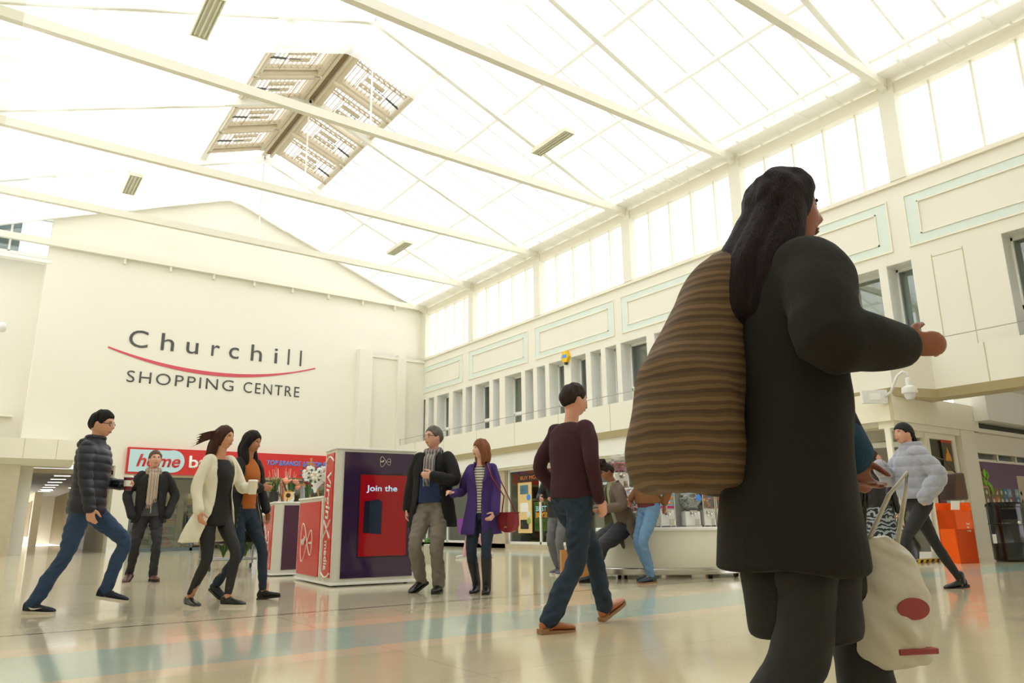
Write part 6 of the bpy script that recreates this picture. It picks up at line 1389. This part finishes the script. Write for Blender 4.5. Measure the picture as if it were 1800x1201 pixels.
bb = m.build('bag_body', mat('brown_tote', (84, 62, 52), .5, var=.15), t); bv = bb.modifiers.new('b', 'BEVEL'); bv.width = .02; bv.segments = 3; MB().tube([(0, -.1, .27), (.08, -.06, .42), (.2, 0, .46), (.08, .06, .42), (0, .1, .27)], .009, 6).build('strap', mat('brown_strap', (70, 48, 38), .5), t, smooth=True)
# 14 ---- foreground woman
P = Person('large foreground woman in long black coat striding right with woven bag and carrier bag', (1.705, 1.154), -26, 1.68, (150, 90, 66), True, lean=4, hip=.885, build=1.05,
           feet=[(.22, .09, .0, -4), (-.26, -.10, .0, 6)], hands=[dict(at=(.29, .11, .90), hint=(-.4, .6, -.4), dir=(.3, 0, -1), palm=(0, -1, 0), curl=1.0), dict(at=(.21, -.25, 1.17), hint=(.1, -.5, -1), dir=(1, -.1, .1), palm=(0, 1, 0), curl=.5)], head=(-8, 0, 0))
P.skinrgb = (134, 76, 62); P.body((24, 20, 20))
def tail14(m, s):
    M = s.HM
    for y, x0 in ((-.065, -.0), (-.045, -.06), (-.01, -.085), (.03, -.08), (.065, -.0)):
        limb(m, [(M @ V((x0*.8, y, .05)), .036), (M @ V((x0-.035, y*1.3, -.08)), .05), (M @ V((x0-.09, y*1.5, -.20)), .06), (M @ V((x0-.14, y*1.5, -.34)), .05)], 12)
P.hair((34, 24, 28), 'long', .026, tail=tail14, seed=19)
m = MB(); P.solid(m, [(1.47, .08, .095, -.01), (1.43, .115, .15, -.01), (1.37, .145, .185, -.005), (1.25, .155, .20, .0), (1.1, .145, .19, .0), (.98, .15, .195, .0), (.85, .16, .205, -.01), (.70, .17, .215, -.02), (.62, .175, .22, -.02)], sway=(-.02, 0)); P.sleeves(m, (.10, .09, .08, .072, .058), stop=.90)
voxel(m, 'coat', mat('black_coat_long', (27, 26, 25), .95, bump=.2), P.t, .010, 3, wr=.006, wk=6)
m = MB(); P.solid(m, [(.9, .14, .17, 0), (.7, .145, .16, 0), (.56, .14, .15, 0), (.47, .135, .145, 0), (.455, .12, .13, 0)]); voxel(m, 'long_skirt', blk, P.t, .010, 2, wr=.004)
P.legs_(legg, w=(.095, .085, .07, .075, .08), wr=.004); P.shoes(ltr, soled, 'chelsea')
m = MB(); 
sh, el, wr, d, n, curl, sg, hide = P.arms[0]; limb(m, [(el.lerp(wr, .25), .08), (el.lerp(wr, .6), .076), (el.lerp(wr, .95), .062)], 16); voxel(m, 'blue_cuff', mat('teal_blue_knit', (26, 66, 92), .9, bump=.3), P.t, .009, 2, wr=.003)
# woven brown bag over the shoulder
wov = stripes('woven_brown', [(118, 92, 66), (94, 73, 53), (126, 99, 71), (102, 80, 57), (82, 64, 47)], 20, 2, noise_amt=.35)
bgp = P.w((-.27, .05, .78)); t = thing('woven_bag', 'huge slouchy brown striped woven bag slung behind the foreground woman', 'bag', bgp, P.t.rotation_euler.z)
m = MB()
vs = []; fs = []; seg = 28
for z, rx, ry, cx in cr([(.0, .12, .11, .05), (.03, .155, .14, .04), (.15, .16, .15, .03), (.30, .145, .145, .05), (.42, .12, .13, .09), (.52, .10, .11, .13), (.61, .075, .085, .16), (.65, .04, .05, .18)], 3):
    for i in range(seg): a = 2*PI*i/seg; vs.append(V((cx+rx*math.cos(a), ry*math.sin(a), z)))
N = len(vs)//seg
for j in range(N-1):
    for i in range(seg): fs.append((j*seg+i, j*seg+(i+1) % seg, (j+1)*seg+(i+1) % seg, (j+1)*seg+i))
fs += [tuple(range(seg-1, -1, -1)), tuple((N-1)*seg+i for i in range(seg))]; m.add(vs, fs)
voxel(m, 'bag_body', wov, t, .010, 2, wr=.008, wk=7)
m = MB(); m.tube([(.14, -.03, .5), (.2, -.03, .62), (.26, .0, .66), (.3, .03, .6), (.3, .06, .45)], .018, 8); m.build('strap', mat('strap_dark', (44, 34, 28), .8), t, smooth=True)
# white carrier bag in the far hand
wr = P.arms[0][2]; c = P.w(wr+V((.02, -.04, -.54)))
t = thing('carrier_bag', 'white plastic carrier bag with red print swinging from the foreground woman\'s hand', 'bag', c, P.t.rotation_euler.z); t.scale = (.8, .8, .6); pw = mat('plastic_white', (206, 200, 184), .4, var=.06, bump=.4, bscale=9)
m = MB(); vs = []; fs = []; seg = 24
for z, rx, ry in cr([(0, .10, .05), (.02, .145, .075), (.2, .155, .085), (.38, .13, .07), (.48, .08, .035), (.54, .03, .018)], 3):
    for i in range(seg): a = 2*PI*i/seg; vs.append((rx*math.cos(a), ry*math.sin(a), z))
N = len(vs)//seg
for j in range(N-1):
    for i in range(seg): fs.append((j*seg+i, j*seg+(i+1) % seg, (j+1)*seg+(i+1) % seg, (j+1)*seg+i))
fs += [tuple(range(seg-1, -1, -1)), tuple((N-1)*seg+i for i in range(seg))]; m.add(vs, fs); bb = voxel(m, 'bag_body', pw, t, .008, 2, wr=.007, wk=12)
rp = mat('print_red', (160, 66, 70), .5)
m = MB(); m.lathe([(.065, 0), (.065, .004)], 24); 
m = MB(Matrix.Translation((.03, -.088, .24)) @ Matrix.Rotation(PI/2, 4, 'X')); m.lathe([(.056, -.02), (.056, .0), (.03, .001)], 28, sy=.8); m.build('round_print', rp, t, smooth='auto'); MB(Matrix.Translation((.03, -.075, .07))).rbox(-.07, .07, -.012, .02, -.012, .012, .004).build('lower_print', rp, t)
MB().tube([(-.06, 0, .48), (.06, 0, .72), (.14, 0, .82), (.12, 0, .72), (.06, 0, .48)], .008, 6).build('handles', pw, t, smooth=True)
